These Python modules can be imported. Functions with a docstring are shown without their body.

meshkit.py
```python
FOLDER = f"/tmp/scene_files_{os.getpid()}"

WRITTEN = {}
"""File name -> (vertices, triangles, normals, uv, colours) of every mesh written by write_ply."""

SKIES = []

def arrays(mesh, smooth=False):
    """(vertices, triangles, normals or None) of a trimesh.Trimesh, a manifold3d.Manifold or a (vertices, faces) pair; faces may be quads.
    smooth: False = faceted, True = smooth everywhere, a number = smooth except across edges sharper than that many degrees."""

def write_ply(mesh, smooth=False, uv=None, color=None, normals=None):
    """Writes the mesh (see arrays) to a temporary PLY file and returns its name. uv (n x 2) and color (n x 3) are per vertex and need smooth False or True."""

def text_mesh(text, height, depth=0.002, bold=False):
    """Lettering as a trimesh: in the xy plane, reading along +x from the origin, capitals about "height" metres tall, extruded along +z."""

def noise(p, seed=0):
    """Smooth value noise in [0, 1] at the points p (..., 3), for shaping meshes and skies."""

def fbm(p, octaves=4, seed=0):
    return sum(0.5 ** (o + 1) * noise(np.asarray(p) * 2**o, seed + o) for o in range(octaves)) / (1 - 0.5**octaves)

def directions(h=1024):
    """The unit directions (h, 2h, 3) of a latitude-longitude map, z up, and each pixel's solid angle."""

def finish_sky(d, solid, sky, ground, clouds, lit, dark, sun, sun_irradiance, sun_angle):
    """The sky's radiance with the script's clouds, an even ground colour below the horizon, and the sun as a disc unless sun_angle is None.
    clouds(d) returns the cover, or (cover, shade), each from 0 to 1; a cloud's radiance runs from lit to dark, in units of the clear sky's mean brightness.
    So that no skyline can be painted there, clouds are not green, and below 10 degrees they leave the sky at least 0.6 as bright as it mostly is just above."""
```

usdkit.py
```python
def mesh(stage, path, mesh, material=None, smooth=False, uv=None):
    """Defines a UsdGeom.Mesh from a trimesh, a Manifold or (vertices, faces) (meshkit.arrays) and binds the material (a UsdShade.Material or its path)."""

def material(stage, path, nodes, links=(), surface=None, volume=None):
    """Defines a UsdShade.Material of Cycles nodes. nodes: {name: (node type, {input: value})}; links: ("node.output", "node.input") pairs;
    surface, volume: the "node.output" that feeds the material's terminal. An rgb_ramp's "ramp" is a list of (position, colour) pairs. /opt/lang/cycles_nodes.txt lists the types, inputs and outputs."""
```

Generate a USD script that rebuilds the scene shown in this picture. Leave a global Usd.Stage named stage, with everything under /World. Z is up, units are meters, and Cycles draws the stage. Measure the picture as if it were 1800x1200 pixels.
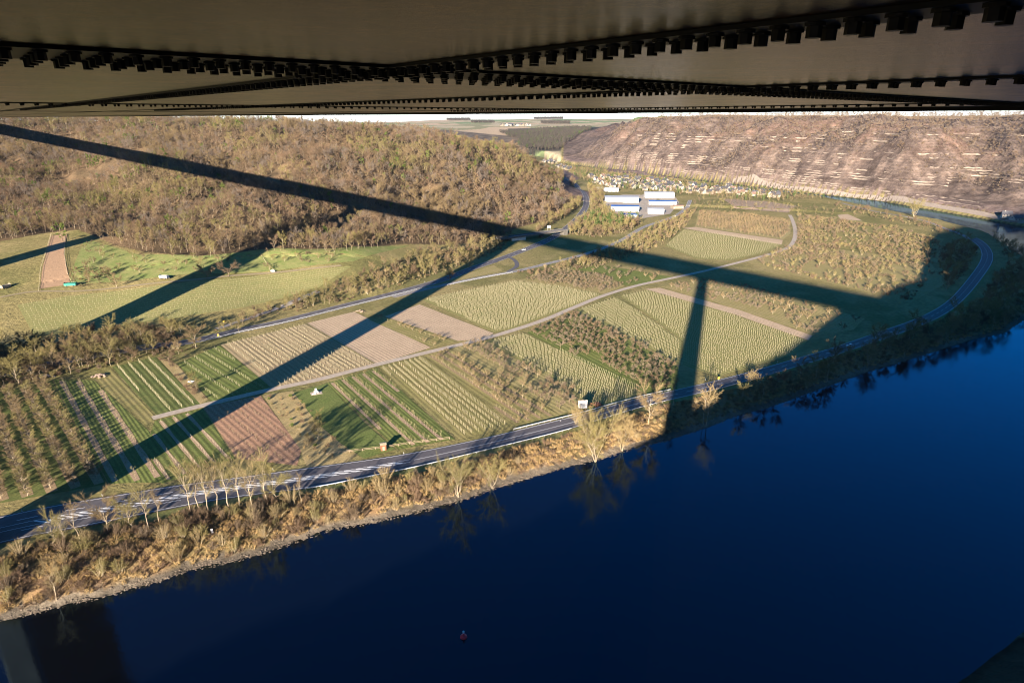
import math, random
import numpy as np, trimesh, shapely
from shapely.geometry import Polygon, LineString, Point
from scipy.interpolate import LinearNDInterpolator, RegularGridInterpolator
from scipy.ndimage import gaussian_filter
from scipy.spatial import cKDTree, Delaunay
import usdkit, meshkit
from pxr import Usd, UsdGeom, UsdLux, UsdShade, Gf, Sdf, Vt

random.seed(7)
rng = np.random.default_rng(7)
stage = Usd.Stage.CreateInMemory()
UsdGeom.SetStageUpAxis(stage, 'Z')
UsdGeom.Xform.Define(stage, '/World')
UsdGeom.Scope.Define(stage, '/World/Looks')

# ------------------------------------------------------------------ camera, sky, sun, exposure
CAM_H, FPX, HORIZON = 130.0, 1100.0, 207.0            # metres above the flood plain; focal length and horizon row for a picture 1800 wide
PITCH = math.atan((600 - HORIZON) / FPX)
SUN_AZ, SUN_EL = math.radians(18.29 + 180), math.radians(12.93)
cam = UsdGeom.Camera.Define(stage, '/World/camera')
cam.CreateHorizontalApertureAttr(36.0)
cam.CreateFocalLengthAttr(36.0 * FPX / 1800)
cam.CreateClippingRangeAttr(Gf.Vec2f(0.02, 60000))
cam.CreateExposureAttr(2.0)
cam.AddTranslateOp().Set(Gf.Vec3d(0, 0, CAM_H))
cam.AddRotateXOp().Set(90 - math.degrees(PITCH))

sun = UsdLux.DistantLight.Define(stage, '/World/sun')
sun.CreateIntensityAttr(1.25)
sun.CreateNormalizeAttr(True)
sun.CreateAngleAttr(0.5)
sun.CreateColorAttr(Gf.Vec3f(1.0, 0.865, 0.72))
sun.AddRotateZOp().Set(-math.degrees(SUN_AZ) + 180)
sun.AddRotateXOp().Set(90 - math.degrees(SUN_EL))
sun.AddRotateYOp().Set(0)
sky_mat = usdkit.material(stage, '/World/Looks/sky', {
    's': ('sky_texture', {'sky_type': 'single_scattering', 'sun_disc': False, 'sun_elevation': SUN_EL, 'sun_rotation': SUN_AZ,
                          'air_density': 0.75, 'aerosol_density': 0.3, 'ozone_density': 3.5, 'altitude': 100.0}),
    't': ('texture_coordinate', {}), 'x': ('separate_xyz', {}), 'm': ('map_range', {'from_min': 0.02, 'from_max': 0.13, 'to_min': 0.0, 'to_max': 1.0, 'clamp': True}),
    'lo': ('hsv', {'saturation': 0.45, 'value': 1.7}), 'hi': ('hsv', {'saturation': 1.6}), 'mx': ('mix', {'mix_type': 'mix'}),
    'b': ('background_shader', {'strength': 0.05})},
    [('t.generated', 'x.vector'), ('x.z', 'm.value'), ('m.result', 'mx.fac'), ('s.color', 'lo.color'), ('s.color', 'hi.color'), ('lo.color', 'mx.color1'), ('hi.color', 'mx.color2'), ('mx.color', 'b.color')], surface='b.background')
dome = UsdLux.DomeLight.Define(stage, '/World/sky')
UsdShade.MaterialBindingAPI.Apply(dome.GetPrim()).Bind(sky_mat)

# ------------------------------------------------------------------ helpers
def ray(px, py):
    a, b = (px - 900) / FPX, (600 - py) / FPX
    return np.array([a, math.cos(PITCH) + b * math.sin(PITCH), -math.sin(PITCH) + b * math.cos(PITCH)])
def G(px, py, z=0.0):                                  # the point at height z that the photograph shows at (px, py)
    d = ray(px, py); t = (z - CAM_H) / d[2]
    return np.array([d[0] * t, d[1] * t])
def P(px, py, dist):                                   # the point at a horizontal distance
    d = ray(px, py); t = dist / math.hypot(d[0], d[1])
    return np.array([d[0] * t, d[1] * t, CAM_H + d[2] * t])
def GG(pts, z=0.0): return np.array([G(x, y, z) for x, y in pts])
def dense(pts, step):
    pts = np.asarray(pts, float); out = [pts[0]]
    for a, b in zip(pts[:-1], pts[1:]):
        n = max(1, int(np.ceil(np.linalg.norm(b - a) / step)))
        out += [a + (b - a) * k / n for k in range(1, n + 1)]
    return np.array(out)
def smooth_line(pts, step):                            # Catmull-Rom through points, resampled
    pts = np.asarray(pts, float)
    q = np.vstack([2 * pts[0] - pts[1], pts, 2 * pts[-1] - pts[-2]]); out = []
    for i in range(1, len(q) - 2):
        n = max(2, int(np.linalg.norm(q[i + 1] - q[i]) / step)); t = np.linspace(0, 1, n, endpoint=False)[:, None]
        p0, p1, p2, p3 = q[i - 1:i + 3]
        out.append(0.5 * (2 * p1 + (p2 - p0) * t + (2 * p0 - 5 * p1 + 4 * p2 - p3) * t ** 2 + (3 * p1 - p0 - 3 * p2 + p3) * t ** 3))
    return np.vstack(out + [pts[-1:]])
used = {}
def numbered(parent, name):
    k = used.get((parent, name), -1) + 1; used[(parent, name)] = k
    return f'{parent}/{name}' + (f'_{k:03d}' if k else '')
def tag(p, label=None, cat=None, group=None, kind=None):
    p = p.GetPrim() if hasattr(p, 'GetPrim') else p
    for k, v in (('label', label), ('category', cat), ('group', group), ('kind', kind)):
        if v: p.SetCustomDataByKey(k, v)
    return p
def obj(name, mesh, m, parent=None, smooth=False):
    parent = str(parent.GetPath()) if parent is not None else '/World'
    return usdkit.mesh(stage, numbered(parent, name), mesh, m, smooth)
def struct(name, mesh, m, label=None, smooth=False):
    return tag(obj(name, mesh, m, None, smooth), label=label, kind='structure')
def thing(name, label, cat, loc=(0, 0, 0), rz=0.0, group=None):
    x = UsdGeom.Xform.Define(stage, numbered('/World', name))
    x.AddTranslateOp().Set(Gf.Vec3d(*map(float, loc)))
    if rz: x.AddRotateZOp().Set(float(rz))
    return tag(x, label, cat, group)
kinds = stage.CreateClassPrim('/World/kinds')
def copy_of(kind, name, label, cat, loc, rz=0.0, scale=(1, 1, 1), group=None):
    x = UsdGeom.Xform.Define(stage, numbered('/World', name))
    x.AddTranslateOp().Set(Gf.Vec3d(*map(float, loc))); x.AddRotateZOp().Set(float(rz)); x.AddScaleOp().Set(Gf.Vec3f(*map(float, scale)))
    p = x.GetPrim(); p.GetReferences().AddInternalReference(Sdf.Path('/World/kinds/' + kind)); p.SetInstanceable(True)
    return tag(p, label, cat, group)
def kind_prim(name): return UsdGeom.Xform.Define(stage, '/World/kinds/' + name).GetPrim()
def scatter(name, label, cat, protos, pos, rz, scale, index=None, group=None):
    """many alike things that nobody could count, as one object"""
    n = len(pos); pos = np.asarray(pos, float)
    pi = UsdGeom.PointInstancer.Define(stage, numbered('/World', name))
    path = str(pi.GetPath()); targets = []
    for i, k in enumerate(protos):
        x = UsdGeom.Xform.Define(stage, f'{path}/kind_{i}'); x.GetPrim().GetReferences().AddInternalReference(Sdf.Path('/World/kinds/' + k)); targets.append(x.GetPath())
    pi.CreatePrototypesRel().SetTargets(targets)
    pi.CreatePositionsAttr(Vt.Vec3fArray.FromNumpy(pos.astype(np.float32)))
    h = np.asarray(rz, float) * np.ones(n) / 2
    pi.CreateOrientationsAttr(Vt.QuathArray([Gf.Quath(float(math.cos(a)), 0, 0, float(math.sin(a))) for a in h]))
    s = np.asarray(scale, float); s = np.repeat(s[:, None], 3, 1) if s.ndim == 1 else s
    pi.CreateScalesAttr(Vt.Vec3fArray.FromNumpy(s.astype(np.float32)))
    idx = rng.integers(0, len(protos), n) if index is None else index
    pi.CreateProtoIndicesAttr(Vt.IntArray.FromNumpy(np.asarray(idx, np.int32)))
    return tag(pi, label, cat, group, 'stuff')

def look(name, nodes, links, surface='p.BSDF'): return usdkit.material(stage, '/World/Looks/' + name, nodes, links, surface=surface)
def plain(name, col, rough=0.8, var=0.25, scale=1.0, metallic=0.0, spec=0.3):
    """one colour with a little wear"""
    c = np.array(col)
    return look(name, {'g': ('geometry', {}), 'n': ('noise_texture', {'scale': scale, 'detail': 4.0}),
        'r': ('rgb_ramp', {'ramp': [(0.3, tuple(c * (1 - var))), (0.7, tuple(np.minimum(c * (1 + var), 0.9)))]}),
        'p': ('principled_bsdf', {'roughness': rough, 'metallic': metallic, 'specular_ior_level': spec})},
        [('g.position', 'n.vector'), ('n.fac', 'r.fac'), ('r.color', 'p.base_color')])
def box(sx, sy, sz, x=0, y=0, z=0, rz=0.0):             # z is the underside
    b = trimesh.creation.box([sx, sy, sz]); b.apply_translation([0, 0, sz / 2])
    if rz: b.apply_transform(trimesh.transformations.rotation_matrix(rz, [0, 0, 1]))
    b.apply_translation([x, y, z]); return b
cat_ = trimesh.util.concatenate

# ------------------------------------------------------------------ terrain
WATER = -4.0
shore_field = [(-500, 1215), (-250, 1160), (-100, 1120), (0, 1092), (60, 1078), (120, 1062), (180, 1050), (230, 1035), (280, 1022), (330, 1003), (420, 985), (500, 960), (545, 944), (580, 932), (650, 920), (700, 908), (740, 899), (780, 888), (820, 878), (870, 858),
    (930, 840), (1000, 820), (1060, 806), (1120, 785), (1170, 775), (1240, 752), (1300, 730), (1350, 716), (1400, 699), (1450, 680), (1520, 655), (1600, 632), (1660, 612), (1720, 594), (1765, 585), (1800, 562)]
far_near = [(1800, 452), (1737, 410), (1662, 391), (1600, 380), (1512, 362), (1450, 349), (1380, 341), (1300, 331), (1100, 306), (1005, 293), (960, 285), (900, 282)]
far_far = [(900, 278), (960, 281), (1000, 289), (1100, 301), (1300, 325), (1415, 339), (1550, 354), (1625, 367), (1712, 382), (1800, 399)]
shore = np.vstack([GG(shore_field, WATER), [(430, 468), (480, 525), (508, 580)], GG(far_near, WATER), GG(far_far, WATER),
    [(715, 820), (725, 690), (680, 560), (590, 440), (470, 340), (300, 225), (200, 170), (143, 137), (113, 120), (60, 92), (-150, -23), (-700, -322)]])
river_poly = Polygon(shore).buffer(0)
shore_tree = cKDTree(dense(np.vstack([shore, shore[:1]]), 1.0))
def river_dist(x, y):                                   # > 0 inside the river
    d = shore_tree.query(np.stack([x, y], -1))[0]
    return np.where(shapely.contains_xy(river_poly, x, y), d, -d)

ctrl = []
def cz(px, py, z): ctrl.append((*G(px, py, z), z))
KD = 1.09
def cp(px, py, d): ctrl.append(tuple(P(px, py, d * KD)))
def polar(az, d, z): ctrl.append((d * math.sin(math.radians(az)), d * math.cos(math.radians(az)), z))
# flood plain
for q in [(0, 700), (0, 900), (0, 640), (150, 596), (300, 568), (420, 543), (520, 520), (300, 800), (500, 900), (700, 500), (800, 465), (600, 700), (900, 440), (900, 600), (900, 800), (1000, 420), (1050, 380), (1100, 340),
          (1040, 345), (1035, 330), (1020, 318), (1000, 304), (985, 294), (1200, 330), (1200, 450), (1300, 345), (1300, 600), (1400, 350), (1500, 365), (1500, 500), (1600, 400), (1700, 420), (1700, 500), (1800, 560), (1800, 470), (1800, 405),
          (1700, 378), (1600, 362), (1500, 349), (1400, 339), (1300, 327), (1200, 317), (1100, 305), (1040, 297), (1000, 289), (965, 282), (1000, 1100), (1500, 900), (1750, 700), (200, 1190), (1100, 1190), (1700, 1190)]: cz(*q, 0.0)
for az in (-50, -60, -75, -95): polar(az, 200, 0); polar(az, 450, 0); polar(az, 110, 0)
# wooded hill on the left: meadow, foot, slope, crest
for q in [(0, 425, 30), (75, 412, 31), (140, 408, 31), (250, 441, 26), (350, 446, 26), (490, 431, 27), (600, 434, 24), (700, 428, 15), (790, 432, 5), (850, 425, 4), (905, 404, 4), (945, 392, 4), (985, 373, 3), (1008, 352, 3), (1014, 338, 3)]: cz(*q)
for q in [(0, 214, 1180), (150, 214, 1120), (300, 216, 1040), (450, 216, 960), (560, 221, 930), (640, 228, 930), (700, 232, 940), (780, 238, 950), (850, 248, 960), (900, 264, 990), (940, 287, 1040), (972, 314, 1090), (992, 338, 1100)]: cp(*q)
for q in [(0, 320, 970), (300, 330, 790), (490, 325, 745), (700, 328, 745), (850, 340, 760), (930, 350, 860)]: cp(*q)
for az in (-45, -55, -70, -95): polar(az, 790, 30); polar(az, 1040, 75); polar(az, 1360, 126)
for px in (0, 200, 400, 600): cp(px, 216, 1900); cp(px, 214, 3200)
for q in [(700, 243, 1400), (800, 256, 1300), (850, 275, 1250), (900, 297, 1230), (940, 315, 1230), (700, 222, 2600), (800, 235, 2100), (850, 262, 1800)]: cp(*q)
# the far side of the bend: slopes beyond the gap and the plateau with fields
for q in [(880, 262, 1950), (905, 268, 1950), (930, 276, 1930), (955, 279, 1950), (860, 240, 2500), (890, 238, 2500), (915, 240, 2500), (905, 252, 2250), (945, 262, 2200), (925, 240, 2700), (965, 227, 2800), (1000, 223, 2800), (1040, 220, 2900),
          (975, 262, 2150), (1000, 270, 2100), (880, 228, 3000), (800, 222, 3200), (700, 221, 3600), (900, 223, 3300), (960, 221, 3500), (1020, 222, 3500), (1080, 222, 3800),
          (600, 218, 5500), (680, 217, 5200), (760, 215, 5600), (840, 216, 5400), (900, 216, 5400), (960, 219, 5200), (1020, 220, 5200), (1080, 218, 5600), (1120, 217, 6000),
          (650, 216, 8000), (740, 212, 8500), (800, 206, 8800), (840, 206.5, 8800), (890, 210, 9000), (940, 205.5, 9000), (985, 206, 9000), (1030, 211, 9500), (1075, 208, 9500), (1120, 208, 9500), (700, 215, 14500), (900, 215, 14500), (1100, 215, 14500)]: cp(*q)
# terraced vineyard hills on the right
foot = [(1020, 281, 4), (1045, 289, 3), (1100, 298, 3), (1200, 310, 3), (1300, 319, 3), (1400, 329, 3), (1500, 338, 3), (1600, 349, 3), (1700, 365, 3), (1800, 379, 3)]
for q in foot: cz(*q)
crest = [(1020, 266, 1960), (1045, 254, 2010), (1075, 238, 1990), (1105, 219, 1960), (1130, 209, 1900), (1180, 204, 1850), (1240, 201, 1800), (1300, 205, 1740), (1400, 206, 1620), (1500, 208, 1520), (1600, 210, 1450), (1700, 211, 1410), (1800, 212, 1400)]
for q in crest: cp(*q)
for q in [(1075, 232, 2700), (1130, 220, 2700), (1180, 211, 2600), (1250, 208, 2500), (1350, 207, 2400), (1500, 206.5, 2300), (1650, 206.5, 2200), (1800, 209, 2200), (1180, 212, 5000), (1400, 210, 5000), (1800, 211, 5000), (1200, 212, 14500), (1500, 212, 14500), (1800, 212, 14500)]: cp(*q)
for q in [(1285, 262, 1660), (1440, 250, 1490), (1560, 262, 1390)]: cp(*q)          # gullies
for q in [(1180, 258, 1600), (1360, 258, 1400), (1500, 262, 1300), (1640, 268, 1210), (1760, 300, 1200)]: cp(*q)    # spurs
for az in (48, 58, 70): polar(az, 1150, 4); polar(az, 1550, 125)
for az in (48, 55): polar(az, 1010, 1); polar(az, 800, 0); polar(az, 600, 0)
for az in range(-180, 181, 30):
    if not -60 < az < 60: polar(az, 15500, 120); polar(az, 3500, 120)
ctrl = np.array(ctrl)
RAD0, RAD1, NR = 22.0, 15000.0, 520
az_grid = np.radians(np.unique(np.round(np.concatenate([np.arange(-180, -60, 2.0), np.arange(-60, -46, 0.5), np.arange(-46, 46, 0.18), np.arange(46, 60, 0.5), np.arange(60, 180.1, 2.0)]), 3)))
lr_grid = np.unique(np.concatenate([np.arange(math.log(RAD0), math.log(90), .03), np.arange(math.log(90), math.log(560), .011), np.arange(math.log(560), math.log(2100), .0055), np.arange(math.log(2100), math.log(RAD1), .02), [math.log(RAD1)]]))
def to_polar(p): return np.arctan2(p[..., 0], p[..., 1]), np.log(np.maximum(np.hypot(p[..., 0], p[..., 1]), RAD0))
pa, pr = to_polar(ctrl[:, :2])
AZ, LR = np.meshgrid(az_grid, lr_grid, indexing='ij')
X, Y = np.exp(LR) * np.sin(AZ), np.exp(LR) * np.cos(AZ)
pp = np.stack([pa, pr], 1); zz = ctrl[:, 2]
pp = np.vstack([pp, [[s * 3.3, r] for s in (-1, 1) for r in (2.5, 6.0, 10.0)]]); zz = np.concatenate([zz, [0, 120, 120] * 2])
H = LinearNDInterpolator(pp, zz)(AZ, LR); H = np.nan_to_num(H, nan=0.0)
low = H < 0.02
H = gaussian_filter(H, (6, 6)); H = np.where(low & (H < 1.5), H * 0.3, H)
PX, PY = 900 + np.tan(np.clip(AZ, -1.3, 1.3)) * FPX / math.cos(PITCH), None
right_hill = (AZ > math.radians(4.4)) & (AZ < math.radians(75)) & (np.exp(LR) > 1030) & (np.exp(LR) < 2940)
left_hill = (AZ < math.radians(7)) & (np.exp(LR) > 545) & (np.exp(LR) < 2070)
w = np.clip(H / 130, 0, 1); w = 4 * w * (1 - w) + 0.05; w = w * np.clip((np.degrees(AZ) - 4.4) / 6, .12, 1) ** np.where(right_hill, 1, 0)
pts3 = np.stack([X, Y, 0 * X], -1)
foot_line = [G(x, y, z) for x, y, z in [(-260, 400, 34), (-90, 418, 32), (0, 424, 30), (75, 411, 31), (140, 407, 31), (200, 430, 28), (250, 442, 26), (350, 447, 26), (490, 432, 27), (600, 435, 24), (700, 429, 15), (790, 431, 6), (850, 425, 5), (905, 404, 5), (945, 392, 5), (985, 373, 5), (1006, 352, 5), (1012, 336, 4)]]
wood_poly = Polygon(foot_line + [(d * math.sin(math.radians(a)), d * math.cos(math.radians(a))) for a, d in [(5.2, 1500), (3, 1700), (-12, 1700), (-40, 1700), (-58, 1700)]]).buffer(0)
in_hill = shapely.contains_xy(wood_poly, X, Y); soft_hill = np.clip(gaussian_filter(in_hill.astype(float), (7, 9)) * 2 - 1, 0, 1)
f1 = meshkit.fbm(pts3 / 90.0) - 0.5; f2 = meshkit.fbm(pts3 / 28.0 + 7.3) - 0.5
f3 = meshkit.fbm(pts3 / 11.0 + 4.4) - 0.5; strata = np.abs(meshkit.fbm(np.stack([(X * 0.8 + Y * 0.6 + H * 1.2) / 14, (Y * 0.8 - X * 0.6) / 90, 0 * X], -1) + 8.1) - 0.5) * 2
ridge2 = np.abs(meshkit.fbm(np.stack([(X * 0.95 - Y * 0.3) / 190, (X * 0.3 + Y * 0.95) / 700, 0 * X], -1) + 5.7) - 0.5) * 2
ridge = np.abs(meshkit.fbm(np.stack([(X * 0.86 - Y * 0.5) / 70, (X * 0.5 + Y * 0.86) / 260, 0 * X], -1) + 3.1) - 0.5) * 2
H = H + np.where(right_hill, w * ((0.35 - ridge) * 52 + (0.4 - ridge2) * 66 + f1 * 26 + f2 * 9 + f3 * 3.5 + (0.3 - strata) * 3), 0) + np.where(left_hill, soft_hill * w * (f1 * 46 + f2 * 12), 0)
# the near hillside behind and to the right of the camera, whose shadow lies on the far bank
SU = (math.sin(SUN_AZ + math.pi), math.cos(SUN_AZ + math.pi))
R_, A_ = X * SU[1] - Y * SU[0], X * SU[0] + Y * SU[1]
E_ = (X - 113) * 0.48 - (Y - 120) * 0.877
crest_z = np.interp(R_, [-900, -300, -45, -10, 8, 30, 49, 63, 77, 95, 120, 170, 182, 202, 214, 245, 279, 298, 400, 700], [35, 40, 60, 79, 92, 98, 106, 116, 124, 132, 136, 148, 162, 185, 196, 215, 224, 227, 240, 250])
near = np.clip(E_ * math.tan(math.radians(38)), 0, None)
crest_z = crest_z + (meshkit.fbm(pts3 / 24.0 + 11) - 0.5) * 14
near_side = (E_ > 0) & ((A_ < 330) | (R_ > 300))
soft = np.clip((E_ - 3) / 25, 0, 1)
H = np.where(near_side, np.minimum(near, crest_z) * soft, H)
# river bed and banks
RD = river_dist(X.ravel(), Y.ravel()).reshape(X.shape)
t = np.clip(-RD / 13.0, 0, 1); bank = WATER + (0 - WATER) * (t * t * (3 - 2 * t)) ** 0.8
H = np.where(RD > 0, WATER - np.minimum(3.0, 0.25 * RD), np.where(-RD < 13, np.minimum(H, bank + (H * t)), H))
H = H + np.where((-RD > 0.5) & (-RD < 12), f2 * 1.2, 0)
ground_height = RegularGridInterpolator((az_grid, lr_grid), H, bounds_error=False, fill_value=None)
def zt(x, y):
    p = np.stack([np.asarray(x, float), np.asarray(y, float)], -1); a, r = to_polar(p)
    return ground_height(np.stack([a, r], -1))
def on(p, dz=0.0): p = np.asarray(p, float); return np.column_stack([p[:, :2], zt(p[:, 0], p[:, 1]) + dz])

# colour of the land, by place, with shade added on the near hillside
D_ = np.exp(LR) / KD
n1 = meshkit.fbm(pts3 / 60.0 + 21)[..., None]; n2 = meshkit.fbm(pts3 / 17.0 + 5)[..., None]
def mixc(a, b, t): return np.asarray(a) * (1 - t) + np.asarray(b) * t
def step(lo, hi, v): t = np.clip((v - lo) / (hi - lo), 0, 1); return t * t * (3 - 2 * t)
grass = mixc([.26, .215, .09], [.18, .165, .062], step(.35, .65, n1)); grass = mixc(grass, [.33, .265, .12], step(.5, .75, n2) * 0.7)
litter = mixc([.17, .115, .065], [.10, .072, .042], step(.3, .7, n2))
rock = mixc([.185, .142, .118], [.112, .086, .074], step(.35, .65, n2)); rock = mixc(rock, [.20, .135, .105], step(.45, .7, n1) * step(45, 90, H)[..., None]); rock = mixc([.185, .14, .128], rock, step(12, 24, H + 12 * n1[..., 0])[..., None])
strip = mixc([.27, .175, .09], [.17, .13, .06], step(.35, .65, n2))
shingle = mixc([.20, .165, .12], [.12, .10, .075], step(.35, .6, n2))
acre = meshkit.noise(np.stack([X / 330, Y / 700, 0 * X], -1), 3)[..., None]
plateau = np.where(acre < .38, [.20, .25, .11], np.where(acre < .55, [.46, .38, .24], np.where(acre < .68, [.28, .26, .14], [.50, .37, .24])))
wood_far = mixc([.055, .055, .045], [.08, .07, .055], step(.4, .6, n2))
zone = np.zeros(X.shape, int)                          # 0 plain, 1 wooded hill, 2 terraced hill, 3 far hills, 4 near hillside, 5 river bed
zone[in_hill & (H > 2)] = 1
zone[right_hill & (H > 3.2)] = 2
zone[(D_ > 1900) & (AZ < math.radians(4.4))] = 3
zone[D_ > 2700] = 3
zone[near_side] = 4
zone[RD > 0] = 5
tint = grass.copy()
tint = np.where((zone == 1)[..., None], litter, tint); tint = np.where((zone == 2)[..., None], rock, tint)
tint = np.where((right_hill & (D_ > 1950) & (H > 118))[..., None], np.array([.20, .27, .11]) * (.8 + .5 * n2), tint)
far_c = np.where(((D_ > 2050) & (D_ < 3150) & (AZ > math.radians(-.3)))[..., None], wood_far, plateau)
far_c = np.where(((D_ < 2600) & (AZ < math.radians(1.5)))[..., None], mixc([.22, .17, .12], [.12, .095, .07], step(.4, .6, n2)), far_c)
tint = np.where((zone == 3)[..., None], far_c, tint)
tint = np.where((zone == 4)[..., None], litter * 0.3, tint)  # litter darkened, so the shade of the near hillside is in its colour
edge = np.clip(1 - (-RD) / 24.0, 0, 1)[..., None] * (D_ < 700)[..., None]
tint = np.where((zone == 0)[..., None], mixc(tint, strip, np.clip(edge * 1.8, 0, 1)), tint)
tint = np.where(((-RD < 4.0) & (zone == 0) & (D_ < 700))[..., None], shingle, tint)
tint = np.where((zone == 5)[..., None], np.array([.045, .04, .03]), tint)

ground_mat = look('land', {'a': ('attribute', {'attribute': 'tint'}), 'g': ('geometry', {}),
    'n': ('noise_texture', {'scale': 0.35, 'detail': 8.0, 'roughness': 0.7}), 'r': ('rgb_ramp', {'ramp': [(0.25, (.55, .55, .55)), (0.75, (1.4, 1.4, 1.4))]}),
    'm': ('mix', {'mix_type': 'multiply', 'fac': 1.0}), 'b': ('bump', {'strength': 0.9, 'distance': 1.2}),
    'p': ('principled_bsdf', {'roughness': 0.95, 'specular_ior_level': 0.1})},
    [('g.position', 'n.vector'), ('n.fac', 'r.fac'), ('a.color', 'm.color1'), ('r.color', 'm.color2'), ('m.color', 'p.base_color'), ('n.fac', 'b.height'), ('b.normal', 'p.normal')])
hill_mat = look('terraced_land', {'a': ('attribute', {'attribute': 'tint'}), 'g': ('geometry', {}), 'mp': ('mapping', {'scale': (.30, .30, .42)}),
    'n': ('noise_texture', {'scale': 0.16, 'detail': 10.0, 'roughness': 0.78}), 'n2': ('noise_texture', {'scale': 0.11, 'detail': 9.0, 'roughness': 0.75}), 'r': ('rgb_ramp', {'ramp': [(0.34, (.55, .53, .52)), (0.5, (.95, .95, .95)), (0.66, (1.5, 1.46, 1.4))]}), 'r2': ('rgb_ramp', {'ramp': [(0.4, (.75, .72, .70)), (0.62, (1.2, 1.2, 1.2))]}),
    'mw': ('mapping', {'scale': (.01, .01, 1.0)}), 'w': ('wave_texture', {'wave_type': 'bands', 'bands_direction': 'z', 'scale': 0.065, 'distortion': 2.5, 'detail': 3.0, 'detail_scale': 1.5}), 'wr': ('rgb_ramp', {'ramp': [(0.2, (.93, .93, .93)), (0.8, (1.07, 1.06, 1.05))]}), 'm4': ('mix', {'mix_type': 'multiply', 'fac': 1.0}), 'm': ('mix', {'mix_type': 'multiply', 'fac': 1.0}), 'm2': ('mix', {'mix_type': 'multiply', 'fac': 1.0}), 'b': ('bump', {'strength': 1.0, 'distance': 5.0}), 'p': ('principled_bsdf', {'roughness': 0.95, 'specular_ior_level': 0.1})},
    [('g.position', 'mp.vector'), ('mp.vector', 'n.vector'), ('g.position', 'n2.vector'), ('n.fac', 'r.fac'), ('n2.fac', 'r2.fac'), ('a.color', 'm.color1'), ('r.color', 'm.color2'), ('m.color', 'm2.color1'), ('r2.color', 'm2.color2'), ('g.position', 'mw.vector'), ('mw.vector', 'w.vector'), ('w.fac', 'wr.fac'), ('m2.color', 'm4.color1'), ('wr.color', 'm4.color2'), ('m4.color', 'p.base_color'), ('n.fac', 'b.height'), ('b.normal', 'p.normal')])
V = np.stack([X, Y, H], -1).reshape(-1, 3); NA, NL = X.shape
I = np.arange(NA * NL).reshape(NA, NL)
quads = np.stack([I[:-1, :-1], I[1:, :-1], I[1:, 1:], I[:-1, 1:]], -1).reshape(-1, 4)[:, ::-1]
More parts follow.
